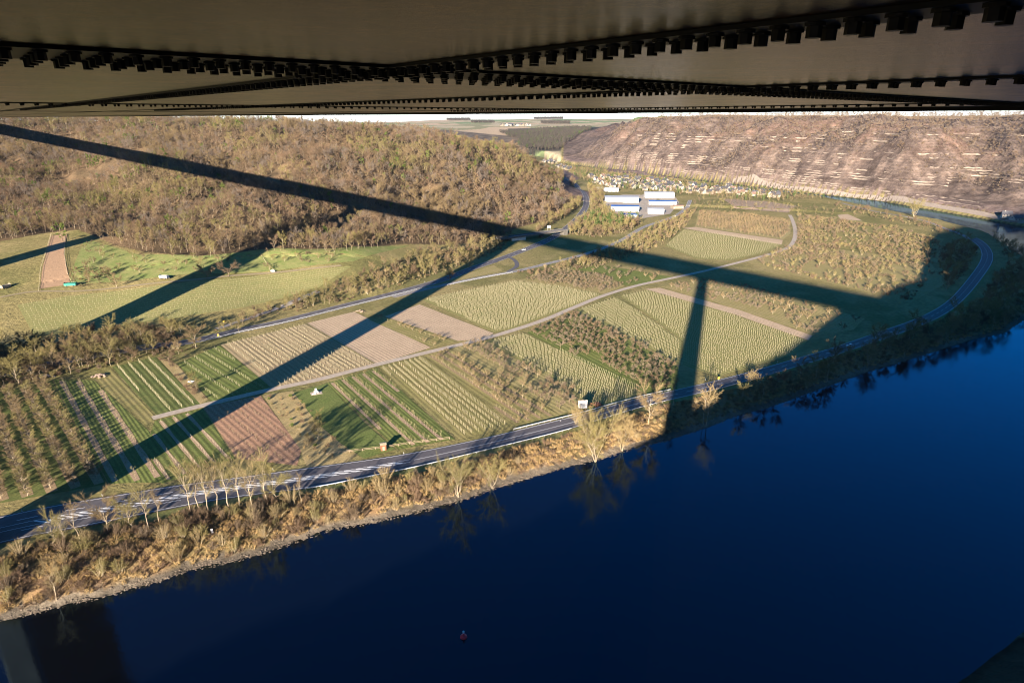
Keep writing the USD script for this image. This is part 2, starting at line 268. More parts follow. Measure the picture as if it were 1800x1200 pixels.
# shading normals of the whole land, so that the pieces join without a seam
tri_all = np.vstack([quads[:, [0, 1, 2]], quads[:, [0, 2, 3]]])
nf = np.cross(V[tri_all[:, 1]] - V[tri_all[:, 0]], V[tri_all[:, 2]] - V[tri_all[:, 0]]); VN = np.zeros_like(V)
for k in range(3): np.add.at(VN, tri_all[:, k], nf)
VN /= np.maximum(np.linalg.norm(VN, axis=1, keepdims=True), 1e-9)
if VN[:, 2].mean() < 0: VN = -VN; quads = quads[:, ::-1]
qz = zone.ravel()[quads].max(1)
for k, name, label in ((0, 'ground', 'flat flood plain of winter grass between the river and the hills'), (1, 'wooded_hill', 'long hill covered with bare winter wood behind the meadow'),
                       (2, 'terraced_hill', 'steep rocky vineyard hill with dry stone terraces across the far reach of the river'), (3, 'far_hills', 'distant hills and plateau with fields on the skyline'),
                       (4, 'near_hillside', 'dark shaded hillside at the near bank of the river'), (5, 'river_bed', 'bed of the river under the water')):
    q = quads[qz == k]
    if not len(q): continue
    ids, inv = np.unique(q.ravel(), return_inverse=True)
    m = usdkit.mesh(stage, numbered('/World', name), (V[ids], inv.reshape(-1, 4)), hill_mat if k == 2 else ground_mat)
    m.CreateNormalsAttr(Vt.Vec3fArray.FromNumpy(VN[ids].astype(np.float32))); m.SetNormalsInterpolation('vertex')
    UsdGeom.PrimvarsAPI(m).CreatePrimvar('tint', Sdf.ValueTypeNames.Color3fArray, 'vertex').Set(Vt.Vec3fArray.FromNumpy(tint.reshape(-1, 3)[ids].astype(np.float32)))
    tag(m, label, None, None, 'structure')

# ------------------------------------------------------------------ river
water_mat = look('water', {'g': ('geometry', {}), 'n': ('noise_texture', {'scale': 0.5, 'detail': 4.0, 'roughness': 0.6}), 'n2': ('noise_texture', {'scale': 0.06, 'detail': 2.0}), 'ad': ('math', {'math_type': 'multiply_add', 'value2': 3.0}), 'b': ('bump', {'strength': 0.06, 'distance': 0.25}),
    'mp': ('mapping', {'mapping_type': 'texture', 'rotation': (0, 0, .5), 'scale': (9, 1, 1)}), 'n4': ('noise_texture', {'scale': .07, 'detail': 4.0}), 'rr': ('map_range', {'from_min': .35, 'from_max': .7, 'to_min': .03, 'to_max': .15, 'clamp': True}), 'd': ('diffuse_bsdf', {'color': (.0012, .0020, .0042)}), 's': ('glossy_bsdf', {'color': (.44, .72, 1.0), 'roughness': 0.05}), 'f': ('fresnel', {'IOR': 1.58}), 'p': ('mix_closure', {})},  # sky blue put into the gloss colour to deepen the reflections
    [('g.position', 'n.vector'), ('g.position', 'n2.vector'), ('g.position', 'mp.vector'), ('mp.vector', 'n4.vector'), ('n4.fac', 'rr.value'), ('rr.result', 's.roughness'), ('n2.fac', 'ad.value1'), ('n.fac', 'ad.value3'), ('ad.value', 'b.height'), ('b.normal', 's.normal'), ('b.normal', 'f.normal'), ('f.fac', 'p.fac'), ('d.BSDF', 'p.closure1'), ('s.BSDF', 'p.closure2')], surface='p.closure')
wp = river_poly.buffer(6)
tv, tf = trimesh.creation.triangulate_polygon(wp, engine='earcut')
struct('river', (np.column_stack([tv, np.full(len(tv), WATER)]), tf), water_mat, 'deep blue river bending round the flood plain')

# ------------------------------------------------------------------ the bridge overhead
BU = np.array([math.sin(math.radians(-40.7)), math.cos(math.radians(-40.7)), 0])      # along the bridge, to the left hill
BN = np.array([-BU[1] * -1, -BU[0], 0])                                                   # across it, away from the near hill
SOFF = CAM_H + 0.145
FRONT, BACK, DEPTH = 11.0, -25.5, 6.0
def bpt(s, q, z): return BU * s + BN * q + np.array([0, 0, z])
steel = look('painted_steel', {'g': ('geometry', {}), 'n': ('noise_texture', {'scale': 2.6, 'detail': 13.0, 'roughness': 0.88}), 'n2': ('noise_texture', {'scale': 0.8, 'detail': 6.0, 'roughness': 0.65}),
    'r': ('rgb_ramp', {'ramp': [(0.41, (.020, .009, .003)), (0.5, (.070, .035, .014)), (0.60, (.22, .118, .048))]}), 'r2': ('rgb_ramp', {'ramp': [(0.3, (.55, .54, .53)), (0.7, (1.2, 1.15, 1.05))]}),
    'm': ('mix', {'mix_type': 'multiply', 'fac': 1.0}), 'b': ('bump', {'strength': 0.6, 'distance': 0.004}), 'p': ('principled_bsdf', {'roughness': 0.26, 'specular_ior_level': 0.3, 'specular_tint': (1.0, .85, .65)})},
    [('g.position', 'n.vector'), ('g.position', 'n2.vector'), ('n.fac', 'r.fac'), ('n2.fac', 'r2.fac'), ('r.color', 'm.color1'), ('r2.color', 'm.color2'), ('m.color', 'p.base_color'), ('n.fac', 'b.height'), ('b.normal', 'p.normal')])
black_steel = plain('black_bolt_steel', (.012, .011, .010), 0.55, 0.3, 20)
concrete = plain('pier_concrete', (.12, .11, .095), 0.85, 0.2, 0.3)
bridge = thing('road_bridge', 'high steel road bridge whose dark underside closes off the top of the view', 'bridge')
def slab(s0, s1, q0, q1, z0, z1):
    v = np.array([bpt(s, q, z) for z in (z0, z1) for s, q in ((s0, q0), (s1, q0), (s1, q1), (s0, q1))])
    m = trimesh.Trimesh(v, [[0, 2, 1], [0, 3, 2], [4, 5, 6], [4, 6, 7], [0, 1, 5], [0, 5, 4], [1, 2, 6], [1, 6, 5], [2, 3, 7], [2, 7, 6], [3, 0, 4], [3, 4, 7]]); m.fix_normals(); return m
S0, S1 = -165.0, 1500.0
obj('girder', slab(S0, S1, BACK, FRONT, SOFF, SOFF + DEPTH), steel, bridge)
obj('edge_flange', slab(S0, S1, FRONT - 0.10, FRONT + 0.02, SOFF - 0.055, SOFF + 0.3), black_steel, bridge)
def bolt_mesh(r, h):
    b = trimesh.creation.cylinder(r, h, sections=6); b.apply_translation([0, 0, -h / 2])
    s = trimesh.creation.cylinder(r * 1.35, h * 0.22, sections=10); s.apply_translation([0, 0, -h * 0.11])
    return cat_([b, s])
bolt0 = bolt_mesh(0.0115, 0.021)
big, small = [], []
def seam(a, b, width, rows, pitch, label=None):
    """a splice plate from (s, q) to (s, q) with rows of bolts under it"""
    a, b = np.array(a, float), np.array(b, float); L = np.linalg.norm(b - a); d = (b - a) / L; n = np.array([-d[1], d[0]])
    v = [];
    for z in (SOFF - 0.008, SOFF - 0.0005):
        for c in (a - n * width / 2, b - n * width / 2, b + n * width / 2, a + n * width / 2): v.append(bpt(c[0], c[1], z))
    m = trimesh.Trimesh(v, [[0, 2, 1], [0, 3, 2], [4, 5, 6], [4, 6, 7], [0, 1, 5], [0, 5, 4], [1, 2, 6], [1, 6, 5], [2, 3, 7], [2, 7, 6], [3, 0, 4], [3, 4, 7]]); m.fix_normals()
    obj('splice_plate', m, black_steel, bridge)
    for i in range(int(L / pitch)):
        for r in rows:
            c = a + d * (i + 0.5) * pitch + n * r; p = bpt(c[0], c[1], SOFF - 0.008)
            dist = np.linalg.norm(p - [0, 0, CAM_H])
            if dist > 14 or p[1] < 0.1: continue
            mm = bolt0.copy(); mm.apply_transform(trimesh.transformations.rotation_matrix(rng.uniform(0, 1), [0, 0, 1])); mm.apply_translation(p)
            (big if dist < 3.2 else small).append((dist, mm))
H0 = SOFF - CAM_H
# two lengthways seams near, two far; three crossways
seam((-3, 7.45 * H0), (40, 7.45 * H0), 0.11, (-0.026, 0.026), 0.058)
seam((-6, 21.0 * H0), (60, 21.0 * H0), 0.11, (-0.026, 0.026), 0.085)
seam((-12, 56 * H0), (90, 56 * H0), 0.14, (-0.03, 0.03), 0.13)
seam((13.2 * H0, -3), (13.2 * H0, 10.8), 0.34, (-0.13, -0.045, 0.045, 0.13), 0.062)
seam((58 * H0, -6), (58 * H0, 10.8), 0.30, (-0.1, 0.1), 0.12)
seam((130 * H0, -6), (130 * H0, 10.8), 0.30, (-0.1, 0.1), 0.15)
big.sort(key=lambda x: x[0])
for d, m in big[:280]: obj('bolt', m, black_steel, bridge)
rest = [m for d, m in big[280:] + small]
tag(obj('bolts', cat_(rest), black_steel, bridge), 'rows of small bolt heads farther along the seams', kind='stuff')
def pier(s, q, w0, t0, w1, t1, z0):
    v = []
    for z, w_, t_ in ((z0, w0, t0), (SOFF - 1.2, w1, t1)):
        ring = [(-w_ / 2 + .8, -t_ / 2), (w_ / 2 - .8, -t_ / 2), (w_ / 2, -t_ / 2 + .8), (w_ / 2, t_ / 2 - .8), (w_ / 2 - .8, t_ / 2), (-w_ / 2 + .8, t_ / 2), (-w_ / 2, t_ / 2 - .8), (-w_ / 2, -t_ / 2 + .8)]
        v += [bpt(s + a, q + b, z) for a, b in ring]
    f = [[i, (i + 1) % 8, 8 + (i + 1) % 8] for i in range(8)] + [[i, 8 + (i + 1) % 8, 8 + i] for i in range(8)] + [[8, 8 + i, 9 + i] for i in range(1, 7)]
    m = trimesh.Trimesh(v, f); m.fix_normals(); cap = slab(s - w1 / 2 - .4, s + w1 / 2 + .4, q - t1 / 2 - .4, q + t1 / 2 + .4, SOFF - 1.2, SOFF - 0.9)
    bear = [slab(s + k - .5, s + k + .5, q - .5, q + .5, SOFF - .9, SOFF - 0.01) for k in (-w1 / 4, w1 / 4)]
    pr = obj('pier', m, concrete, bridge); obj('pier_cap', cap, concrete, pr)
    for b_ in bear: obj('bearing', b_, black_steel, pr)
for s, w0, t0, w1, t1 in ((-2, 10.5, 9.5, 7.6, 7.0), (240, 15.5, 8.5, 15.0, 8.0), (423, 18.5, 10.5, 17.5, 10), (603, 15.5, 9, 15, 8.5)):
    b_ = bpt(s, -20.0, 0); pier(s, -20.0, w0, t0, w1, t1, float(zt(b_[0], b_[1])) - 6)

# ------------------------------------------------------------------ where the photograph shows a thing stand
_DS = np.exp(np.linspace(math.log(60), math.log(12000), 900))
def at(px, py):
    d = ray(px, py); n = math.hypot(d[0], d[1]); t = _DS / n
    p = d[None] * t[:, None] + [0, 0, CAM_H]; g = np.maximum(zt(p[:, 0], p[:, 1]), WATER); below = np.nonzero(p[:, 2] < g)[0]
    if not len(below): return p[-1]
    i = max(1, below[0]); a, b = p[i - 1, 2] - g[i - 1], p[i, 2] - g[i]; f = a / max(a - b, 1e-9)
    q = p[i - 1] + (p[i] - p[i - 1]) * f; return np.array([q[0], q[1], max(float(zt(q[0], q[1])), WATER)])
def AT(pts): return np.array([at(x, y) for x, y in pts])
def wpoly(pts): return Polygon(AT(pts)[:, :2]).buffer(0)
def poisson(poly, spacing, seed=0, jitter=0.38):
    r = np.random.default_rng(seed); x0, y0, x1, y1 = poly.bounds
    gx, gy = np.meshgrid(np.arange(x0, x1, spacing), np.arange(y0, y1, spacing * 0.87)); gx = gx + (np.arange(gx.shape[0]) % 2)[:, None] * spacing / 2
    p = np.column_stack([gx.ravel(), gy.ravel()]) + r.uniform(-jitter, jitter, (gx.size, 2)) * spacing
    return p[shapely.contains_xy(poly, p[:, 0], p[:, 1])]
def drape(poly, spacing, dz):
    """a sheet laid over the land"""
    vs, fs, n = [], [], 0
    for g in getattr(poly, 'geoms', [poly]):
        if g.geom_type != 'Polygon' or g.area < 0.5: continue
        b = dense(np.array(g.exterior.coords), spacing)[:-1]; x0, y0, x1, y1 = g.bounds
        gx, gy = np.meshgrid(np.arange(x0, x1, spacing), np.arange(y0, y1, spacing)); p = np.column_stack([gx.ravel(), gy.ravel()]) + 0.013
        inner = g.buffer(-spacing * 0.35); p = p[shapely.contains_xy(inner, p[:, 0], p[:, 1])] if not inner.is_empty else p[:0]
        q = np.vstack([b, p]); tri = Delaunay(q).simplices; c = q[tri].mean(1); tri = tri[shapely.contains_xy(g, c[:, 0], c[:, 1])]
        a = q[tri]; cr = (a[:, 1, 0] - a[:, 0, 0]) * (a[:, 2, 1] - a[:, 0, 1]) - (a[:, 1, 1] - a[:, 0, 1]) * (a[:, 2, 0] - a[:, 0, 0]); tri[cr < 0] = tri[cr < 0][:, ::-1]
        vs.append(on(q, dz)); fs.append(tri + n); n += len(q)
    return np.vstack(vs), np.vstack(fs)
def ribbon(l, r, dz):
    """a strip between two lines of equally many points"""
    n = len(l); k = 5; cols = [on(l + (r - l) * i / (k - 1), dz) for i in range(k)]
    for c in cols: c[:, 2] = np.maximum(c[:, 2], WATER + .5)
    v = np.vstack(cols); f = []
    for i in range(k - 1):
        a = np.arange(n - 1) + i * n; f += [np.column_stack([a, a + 1, a + 1 + n]), np.column_stack([a, a + 1 + n, a + n])]
    f = np.vstack(f); t_ = v[f[0]]
    if np.cross(t_[1] - t_[0], t_[2] - t_[0])[2] < 0: f = f[:, ::-1]
    return v, f
def offset(line, w):
    d = np.gradient(line, axis=0); d /= np.linalg.norm(d, axis=1, keepdims=True); return line + np.column_stack([-d[:, 1], d[:, 0]]) * w
def road_from(pts, w, step=4.0): c = smooth_line(AT(pts)[:, :2], step); return c, offset(c, w / 2), offset(c, -w / 2)

# ------------------------------------------------------------------ roads
def road_look(name, a, b): return look(name, {'g': ('geometry', {}), 'n': ('noise_texture', {'scale': 0.5, 'detail': 6.0}), 'r': ('rgb_ramp', {'ramp': [(0.3, a), (0.7, b)]}), 'p': ('principled_bsdf', {'roughness': 0.75, 'specular_ior_level': 0.4})},
    [('g.position', 'n.vector'), ('n.fac', 'r.fac'), ('r.color', 'p.base_color')])
asphalt = road_look('asphalt', (.085, .078, .085), (.12, .11, .115)); pale_asphalt = road_look('pale_asphalt', (.20, .18, .165), (.27, .245, .225)); bank_road_mat = road_look('bank_road_surface', (.19, .155, .13), (.26, .215, .175)); meadow_track_mat = road_look('meadow_track_earth', (.22, .18, .10), (.30, .24, .15)); track_mat = road_look('track_gravel', (.36, .29, .22), (.50, .42, .33))
paint = plain('road_paint', (.80, .80, .78), 0.6, 0.1, 2.0)
steel_rail = plain('galvanised_steel', (.48, .49, .50), 0.45, 0.12, 3.0, 0.3)
wood_post = plain('weathered_wood', (.33, .25, .17), 0.9, 0.3, 4.0)
white_paint = plain('white_paint', (.60, .59, .565), 0.6, 0.1, 1.0)
up_e = [(-260, 965), (-120, 934), (0, 908), (90, 889), (180, 874), (310, 853), (410, 840), (520, 825), (640, 809), (740, 793), (860, 768), (950, 746), (1030, 726), (1100, 706), (1180, 687), (1250, 671), (1330, 650), (1400, 630), (1470, 609), (1540, 585), (1600, 564), (1645, 543), (1675, 520), (1697, 495), (1716, 470), (1725, 450), (1720, 434), (1704, 422)]
lo_e = [(-260, 1020), (-120, 985), (0, 956), (90, 937), (180, 920), (310, 893), (430, 873), (540, 859), (640, 840), (740, 819), (860, 790), (950, 768), (1030, 746), (1100, 724), (1180, 703), (1250, 687), (1330, 666), (1400, 645), (1470, 624), (1540, 601), (1600, 580), (1655, 556), (1690, 531), (1714, 505), (1735, 477), (1746, 453), (1737, 432), (1716, 418)]
UE, LE = AT(up_e)[:, :2], AT(lo_e)[:, :2]
tt = np.linspace(0, 1, len(UE)); T2 = np.linspace(0, 1, 420)
from scipy.interpolate import CubicSpline
UEs, LEs = CubicSpline(tt, UE)(T2), CubicSpline(tt, LE)(T2)
struct('river_road', ribbon(UEs, LEs, 0.20), asphalt, 'grey two lane road with white markings running along the river bank')
def across(f): return UEs + (LEs - UEs) * f
def marks(line, w, dash=None, gap=0, dz=0.235):
    """painted line or dashes along a line"""
    seg = np.concatenate([[0], np.cumsum(np.linalg.norm(np.diff(line, axis=0), axis=1))]); out = []; v0 = 0; vs = []; fs = []
    spans = [(0, seg[-1])] if not dash else [(s, min(s + dash, seg[-1])) for s in np.arange(0, seg[-1], dash + gap)]
    for a, b in spans:
        s = np.linspace(a, b, max(2, int((b - a) / 4) + 1)); p = np.column_stack([np.interp(s, seg, line[:, 0]), np.interp(s, seg, line[:, 1])])
        if len(p) < 2 or b - a < .3: continue
        l, r = offset(p, w / 2), offset(p, -w / 2); n = len(p)
        v = np.vstack([on(l, dz), on(r, dz)]); k = np.arange(n - 1); f = np.vstack([np.column_stack([k, k + n, k + 1]), np.column_stack([k + 1, k + n, k + 1 + n])])
        vs.append(v); fs.append(f + v0); v0 += len(v)
    return np.vstack(vs), np.vstack(fs)
road_prim = stage.GetPrimAtPath('/World/river_road')
i0 = lambda a: int(a * 419)
obj('edge_line', marks(across(0.05), 0.22), paint, road_prim); obj('edge_line', marks(across(0.95), 0.22), paint, road_prim)
obj('edge_line', marks(across(0.52)[i0(.33):i0(.52)], 0.2), paint, road_prim)
obj('lane_line', marks(across(0.5)[i0(.52):], 0.2, 4.5, 5.5), paint, road_prim)
obj('lane_line', marks(across(0.30)[:i0(.25)], 0.22, 6, 8), paint, road_prim); obj('lane_line', marks(across(0.70)[:i0(.2)], 0.22, 6, 8), paint, road_prim)
obj('edge_line', marks(across(0.44)[:i0(.33)], 0.2), paint, road_prim); obj('edge_line', marks(across(0.60)[:i0(.33)], 0.2), paint, road_prim)
hatch = []
for k in range(i0(.10), i0(.32), 3):                        # hatched traffic island
    a = UEs[k] + (LEs[k] - UEs[k]) * .45; b = UEs[k + 4] + (LEs[k + 4] - UEs[k + 4]) * .59
    hatch.append(marks(np.array([a, b]), 0.7, dz=0.24))
n = 0; hv, hf = [], []
for v, f in hatch: hv.append(v); hf.append(f + n); n += len(v)
obj('hatching', (np.vstack(hv), np.vstack(hf)), paint, road_prim)
def make_road(name, pts, w, m, label, dz, mark=True):
    c, l, r = road_from(pts, w); struct(name, ribbon(l, r, dz), m, label); p = stage.GetPrimAtPath(f'/World/{name}')
    if mark:
        obj('edge_line', marks(offset(c, w / 2 - .35), .2, dz=dz + .03), paint, p); obj('edge_line', marks(offset(c, -w / 2 + .35), .2, dz=dz + .03), paint, p); obj('lane_line', marks(c, .2, 4, 6, dz=dz + .03), paint, p)
    return c, l, r
VR = make_road('valley_road', [(-150, 690), (80, 641), (230, 614), (330, 601), (420, 581), (500, 564), (600, 539), (700, 514), (780, 491), (830, 472), (880, 455), (925, 438), (965, 421), (992, 404), (1012, 387), (1027, 368), (1031, 351), (1024, 336), (1010, 323), (992, 312)], 9.5, asphalt, 'dark asphalt road between the meadow and the fields, curving round the wooded hill', 0.10)
RR = make_road('slip_road', [(690, 522), (740, 510), (790, 499), (850, 487), (910, 476), (960, 464), (1010, 452), (1055, 438), (1095, 421), (1130, 400), (1165, 388), (1190, 378), (1208, 364), (1213, 352)], 6.0, pale_asphalt, 'pale side road leaving the valley road towards the village', 0.14)
make_road('link_road', [(868, 462), (890, 452), (905, 458), (908, 468), (893, 478)], 4.0, asphalt, 'short curved link between valley road and slip road', 0.17, False)
make_road('meadow_road', [(380, 578), (430, 562), (480, 545), (535, 522), (560, 512)], 4.5, pale_asphalt, 'narrow grey lane between the meadow and the valley road', 0.12, False)
make_road('dirt_track', [(268, 735), (310, 724), (355, 713), (410, 700), (470, 686), (560, 667), (650, 644), (740, 622), (840, 598), (900, 581), (960, 561), (1010, 540), (1060, 520), (1120, 502), (1185, 488), (1240, 476), (1300, 461), (1345, 449), (1380, 438), (1395, 424), (1398, 405), (1392, 385), (1388, 378)], 4.6, track_mat, 'pale dirt track winding through the middle of the fields', 0.13, False)
make_road('meadow_track', [(0, 523), (60, 513), (140, 512), (240, 502), (330, 493), (420, 484), (500, 478), (600, 467)], 2.4, meadow_track_mat, 'faint farm track along the foot of the meadow', 0.3, False)
make_road('far_bank_road', [(1180, 313.5), (1280, 321.5), (1390, 331.5), (1480, 341.5), (1560, 350), (1640, 361), (1720, 375), (1800, 390), (1900, 411)], 5.0, bank_road_mat, 'road and railway strip along the far bank below the terraces', 0.3, False)
make_road('tip_road', [(1704, 421), (1690, 412), (1662, 402), (1637, 392), (1610, 385), (1540, 372), (1480, 357)], 5.0, pale_asphalt, 'narrow road following the far shore of the bend', 0.12, False)

# ------------------------------------------------------------------ fields
def soil(name, a, b, furrow=None, stripe=2.4, dark=.82):
    nodes = {'g': ('geometry', {}), 'n': ('noise_texture', {'scale': 0.12, 'detail': 8.0, 'roughness': 0.75}), 'r': ('rgb_ramp', {'ramp': [(0.32, a), (0.68, b)]}),
             'n3': ('noise_texture', {'scale': 1.3, 'detail': 4.0}), 'r3': ('rgb_ramp', {'ramp': [(0.3, (.7, .7, .7)), (0.7, (1.25, 1.25, 1.25))]}), 'm3': ('mix', {'mix_type': 'multiply', 'fac': 1.0}),
             'b': ('bump', {'strength': 0.5, 'distance': 0.12}), 'p': ('principled_bsdf', {'roughness': 0.95, 'specular_ior_level': 0.1})}
    links = [('g.position', 'n.vector'), ('g.position', 'n3.vector'), ('n.fac', 'r.fac'), ('r.color', 'm3.color1'), ('n3.fac', 'r3.fac'), ('r3.color', 'm3.color2'), ('b.normal', 'p.normal')]
    if furrow is not None:
        ang = math.atan2(furrow[1], furrow[0])
        nodes.update({'mp': ('mapping', {'mapping_type': 'texture', 'rotation': (0, 0, ang), 'scale': (60, 1, 1)}), 'w': ('wave_texture', {'wave_type': 'bands', 'bands_direction': 'y', 'scale': 0.314 / stripe, 'distortion': 1.2, 'detail': 2.0, 'detail_scale': 1.0}),
                      'wr': ('rgb_ramp', {'ramp': [(0.2, (.5 + dark * .5, .5 + dark * .5, .5 + dark * .5)), (0.8, (1.1, 1.1, 1.1))]}), 'm': ('mix', {'mix_type': 'multiply', 'fac': 1.0})})
        links += [('g.position', 'mp.vector'), ('mp.vector', 'w.vector'), ('w.fac', 'wr.fac'), ('m3.color', 'm.color1'), ('wr.color', 'm.color2'), ('m.color', 'p.base_color'), ('w.fac', 'b.height')]
    else: links += [('m3.color', 'p.base_color'), ('n3.fac', 'b.height')]
    return look(name, nodes, links)
GREEN = ((0.113, 0.148, 0.039), (0.186, 0.198, 0.062)); OLIVE = ((0.218, 0.202, 0.070), (0.300, 0.244, 0.106)); DRY = ((0.346, 0.272, 0.132), (0.256, 0.227, 0.085)); BROWN = ((0.413, 0.243, 0.151), (0.330, 0.197, 0.125)); PINK = ((.53, .395, .265), (.44, .325, .215)); STRAW = ((0.468, 0.351, 0.169), (0.299, 0.234, 0.104)); LAWN = ((.125, .165, .045), (.165, .185, .06)); DARKG = ((0.086, 0.120, 0.035), (0.166, 0.170, 0.058)); VINEY = ((0.217, 0.217, 0.073), (0.286, 0.245, 0.106))
bark_pale = plain('pale_bark', (.34, .275, .185), 0.9, 0.2, 0.4); bark_dark = plain('dark_bark', (.17, .125, .085), 0.9, 0.25, 0.4)
def twig_look(name, a, b, sc=0.035, tr=0.0): return look(name, {'g': ('geometry', {}), 'n': ('noise_texture', {'scale': sc, 'detail': 3.0}), 'r': ('rgb_ramp', {'ramp': [(0.35, a), (0.65, b)]}), 'd': ('diffuse_bsdf', {'roughness': 0.5})},
    [('g.position', 'n.vector'), ('n.fac', 'r.fac'), ('r.color', 'd.color')], surface='d.BSDF')
tw_tan = twig_look('tan_twigs', (0.230, 0.168, 0.088), (0.171, 0.127, 0.072)); tw_olive = twig_look('olive_twigs', (0.225, 0.188, 0.074), (0.166, 0.144, 0.063)); tw_brown = twig_look('brown_twigs', (0.175, 0.120, 0.074), (0.129, 0.096, 0.063)); tw_red = twig_look('russet_twigs', (.215, .142, .09), (.165, .115, .075))
tw_grey = twig_look('grey_twigs', (.20, .16, .125), (.145, .12, .10)); tw_gold = twig_look('golden_twigs', (.295, .22, .105), (.22, .17, .085)); tw_green = twig_look('evergreen_leaves', (.045, .085, .025), (.07, .11, .03)); tw_moss = twig_look('ivy_leaves', (.10, .15, .035), (.15, .17, .05)); tw_vine = twig_look('vine_canes', (.255, .235, .115), (.205, .19, .095)); tw_pur = twig_look('plum_twigs', (.19, .145, .10), (.145, .112, .078)); tw_white = twig_look('blossom_twigs', (.55, .48, .38), (.45, .40, .30))

def slivers(base, tip, w, r):
    """thin tapering triangles"""
    d = tip - base; side = np.cross(d, r.normal(size=d.shape)); side /= np.maximum(np.linalg.norm(side, axis=1, keepdims=True), 1e-9)
    v = np.stack([base - side * w / 2, base + side * w / 2, tip], 1).reshape(-1, 3); return v, np.arange(len(v)).reshape(-1, 3)
def tube(pts, rad, sides):
    pts = np.asarray(pts, float); n = len(pts); d = np.gradient(pts, axis=0); d /= np.maximum(np.linalg.norm(d, axis=1, keepdims=True), 1e-9)
    a = np.cross(d, [0.31, 0.87, 0.13]); a /= np.linalg.norm(a, axis=1, keepdims=True); b = np.cross(d, a); ang = np.arange(sides) * 2 * math.pi / sides
    v = (pts[:, None] + (a[:, None] * np.cos(ang)[:, None] + b[:, None] * np.sin(ang)[:, None]) * np.asarray(rad)[:, None, None]).reshape(-1, 3); f = []
    for i in range(n - 1):
        for j in range(sides):
            p, q = i * sides + j, i * sides + (j + 1) % sides; f += [[p, q, q + sides], [p, q + sides, p + sides]]
    return v, np.array(f)
def join(parts):
    n = 0; vs, fs = [], []
    for v, f in parts: vs.append(v); fs.append(f + n); n += len(v)
    return np.vstack(vs), np.vstack(fs)
def make_tree(name, seed, h=12, cw=7, low=0.25, limbs=9, subs=4, twigs=1500, tl=1.3, tw=0.05, up=0.9, r0=0.22, stems=1, wood=bark_pale, leaf=tw_tan, crown='crown', top=0.9, lean=0.0):
    r = np.random.default_rng(seed); wood_parts, ends = [], []
    for s in range(stems):
        a0 = r.uniform(0, 6.28); sp = 0 if stems == 1 else cw * 0.30
        k = np.linspace(0, 1, 6); foot_ = np.array([math.cos(a0), math.sin(a0), 0]) * (0.25 if stems > 1 else 0)
        tp = foot_ + np.column_stack([np.cos(a0) * sp * k ** 1.2, np.sin(a0) * sp * k ** 1.2, h * top * k * r.uniform(.85, 1)]); tp[1:, :2] += r.normal(0, h * 0.018, (5, 2)); tp[:, 0] += lean * h * k ** 1.5
        rr = r0 * (1 - 0.8 * k); wood_parts.append(tube(tp, rr, 5 if stems == 1 else 4))
        for i in range(max(3, limbs // stems)):
            f = low + (0.95 - low) * (i + r.uniform(0, 1)) / max(3, limbs // stems); p0 = np.array([np.interp(f, k, tp[:, c]) for c in range(3)])
            az = r.uniform(0, 6.28) + i * 2.4; el = up * r.uniform(.7, 1.2) + (f - .5) * .4
            reach = cw / 2 * math.sin(math.pi * min(1, max(.18, (1.12 - f) / (1.12 - low) * .75 + .12))) * r.uniform(.8, 1.15); L = reach / max(.35, math.cos(el)) * 0.85
            dirn = np.array([math.cos(az) * math.cos(el), math.sin(az) * math.cos(el), math.sin(el)]); q = np.linspace(0, 1, 4)[:, None]
            lp = p0 + dirn * L * q + np.array([0, 0, .12 * L]) * q ** 2 + r.normal(0, .04 * L, (4, 3)) * q; ra = np.interp(f, k, rr) * .55
            wood_parts.append(tube(lp, ra * (1 - .75 * q[:, 0]), 4)); ends.append((lp[1], lp[3]))
            for j in range(subs):
                g = r.uniform(.3, .95); s0 = np.array([np.interp(g, q[:, 0], lp[:, c]) for c in range(3)]); dd = dirn + r.normal(0, .55, 3); dd[2] = abs(dd[2]) * .8 + .15; dd /= np.linalg.norm(dd)
                e = s0 + dd * L * r.uniform(.3, .55); wood_parts.append(tube([s0, (s0 + e) / 2 + r.normal(0, .03 * L, 3), e], np.array([ra * .4, ra * .28, ra * .1]), 3)); ends.append((s0, e))
    E0, E1 = np.array([e[0] for e in ends]), np.array([e[1] for e in ends]); ln = np.linalg.norm(E1 - E0, axis=1); idx = r.choice(len(ends), twigs, p=ln / ln.sum()); u = r.uniform(.15, 1.05, (twigs, 1)) ** .8
    b = E0[idx] + (E1 - E0)[idx] * u; d = (E1 - E0)[idx]; d /= np.maximum(np.linalg.norm(d, axis=1, keepdims=True), 1e-6); d = d + r.normal(0, .6, d.shape) + [0, 0, .25]; d /= np.linalg.norm(d, axis=1, keepdims=True)
    L = tl * r.uniform(.5, 1.2, (twigs, 1))
    wv, wf = join(wood_parts); tv_, tf_ = slivers(b, b + d * L, tw, r); kz = h / np.percentile(tv_[:, 2], 99.5); kx = cw / 2 / np.percentile(np.hypot(tv_[:, 0], tv_[:, 1]), 96)
    for v_ in (wv, tv_): v_ *= [kx, kx, kz]
    p = kind_prim(name); usdkit.mesh(stage, f'/World/kinds/{name}/trunk', (wv, wf), wood); usdkit.mesh(stage, f'/World/kinds/{name}/{crown}', (tv_, tf_), leaf)
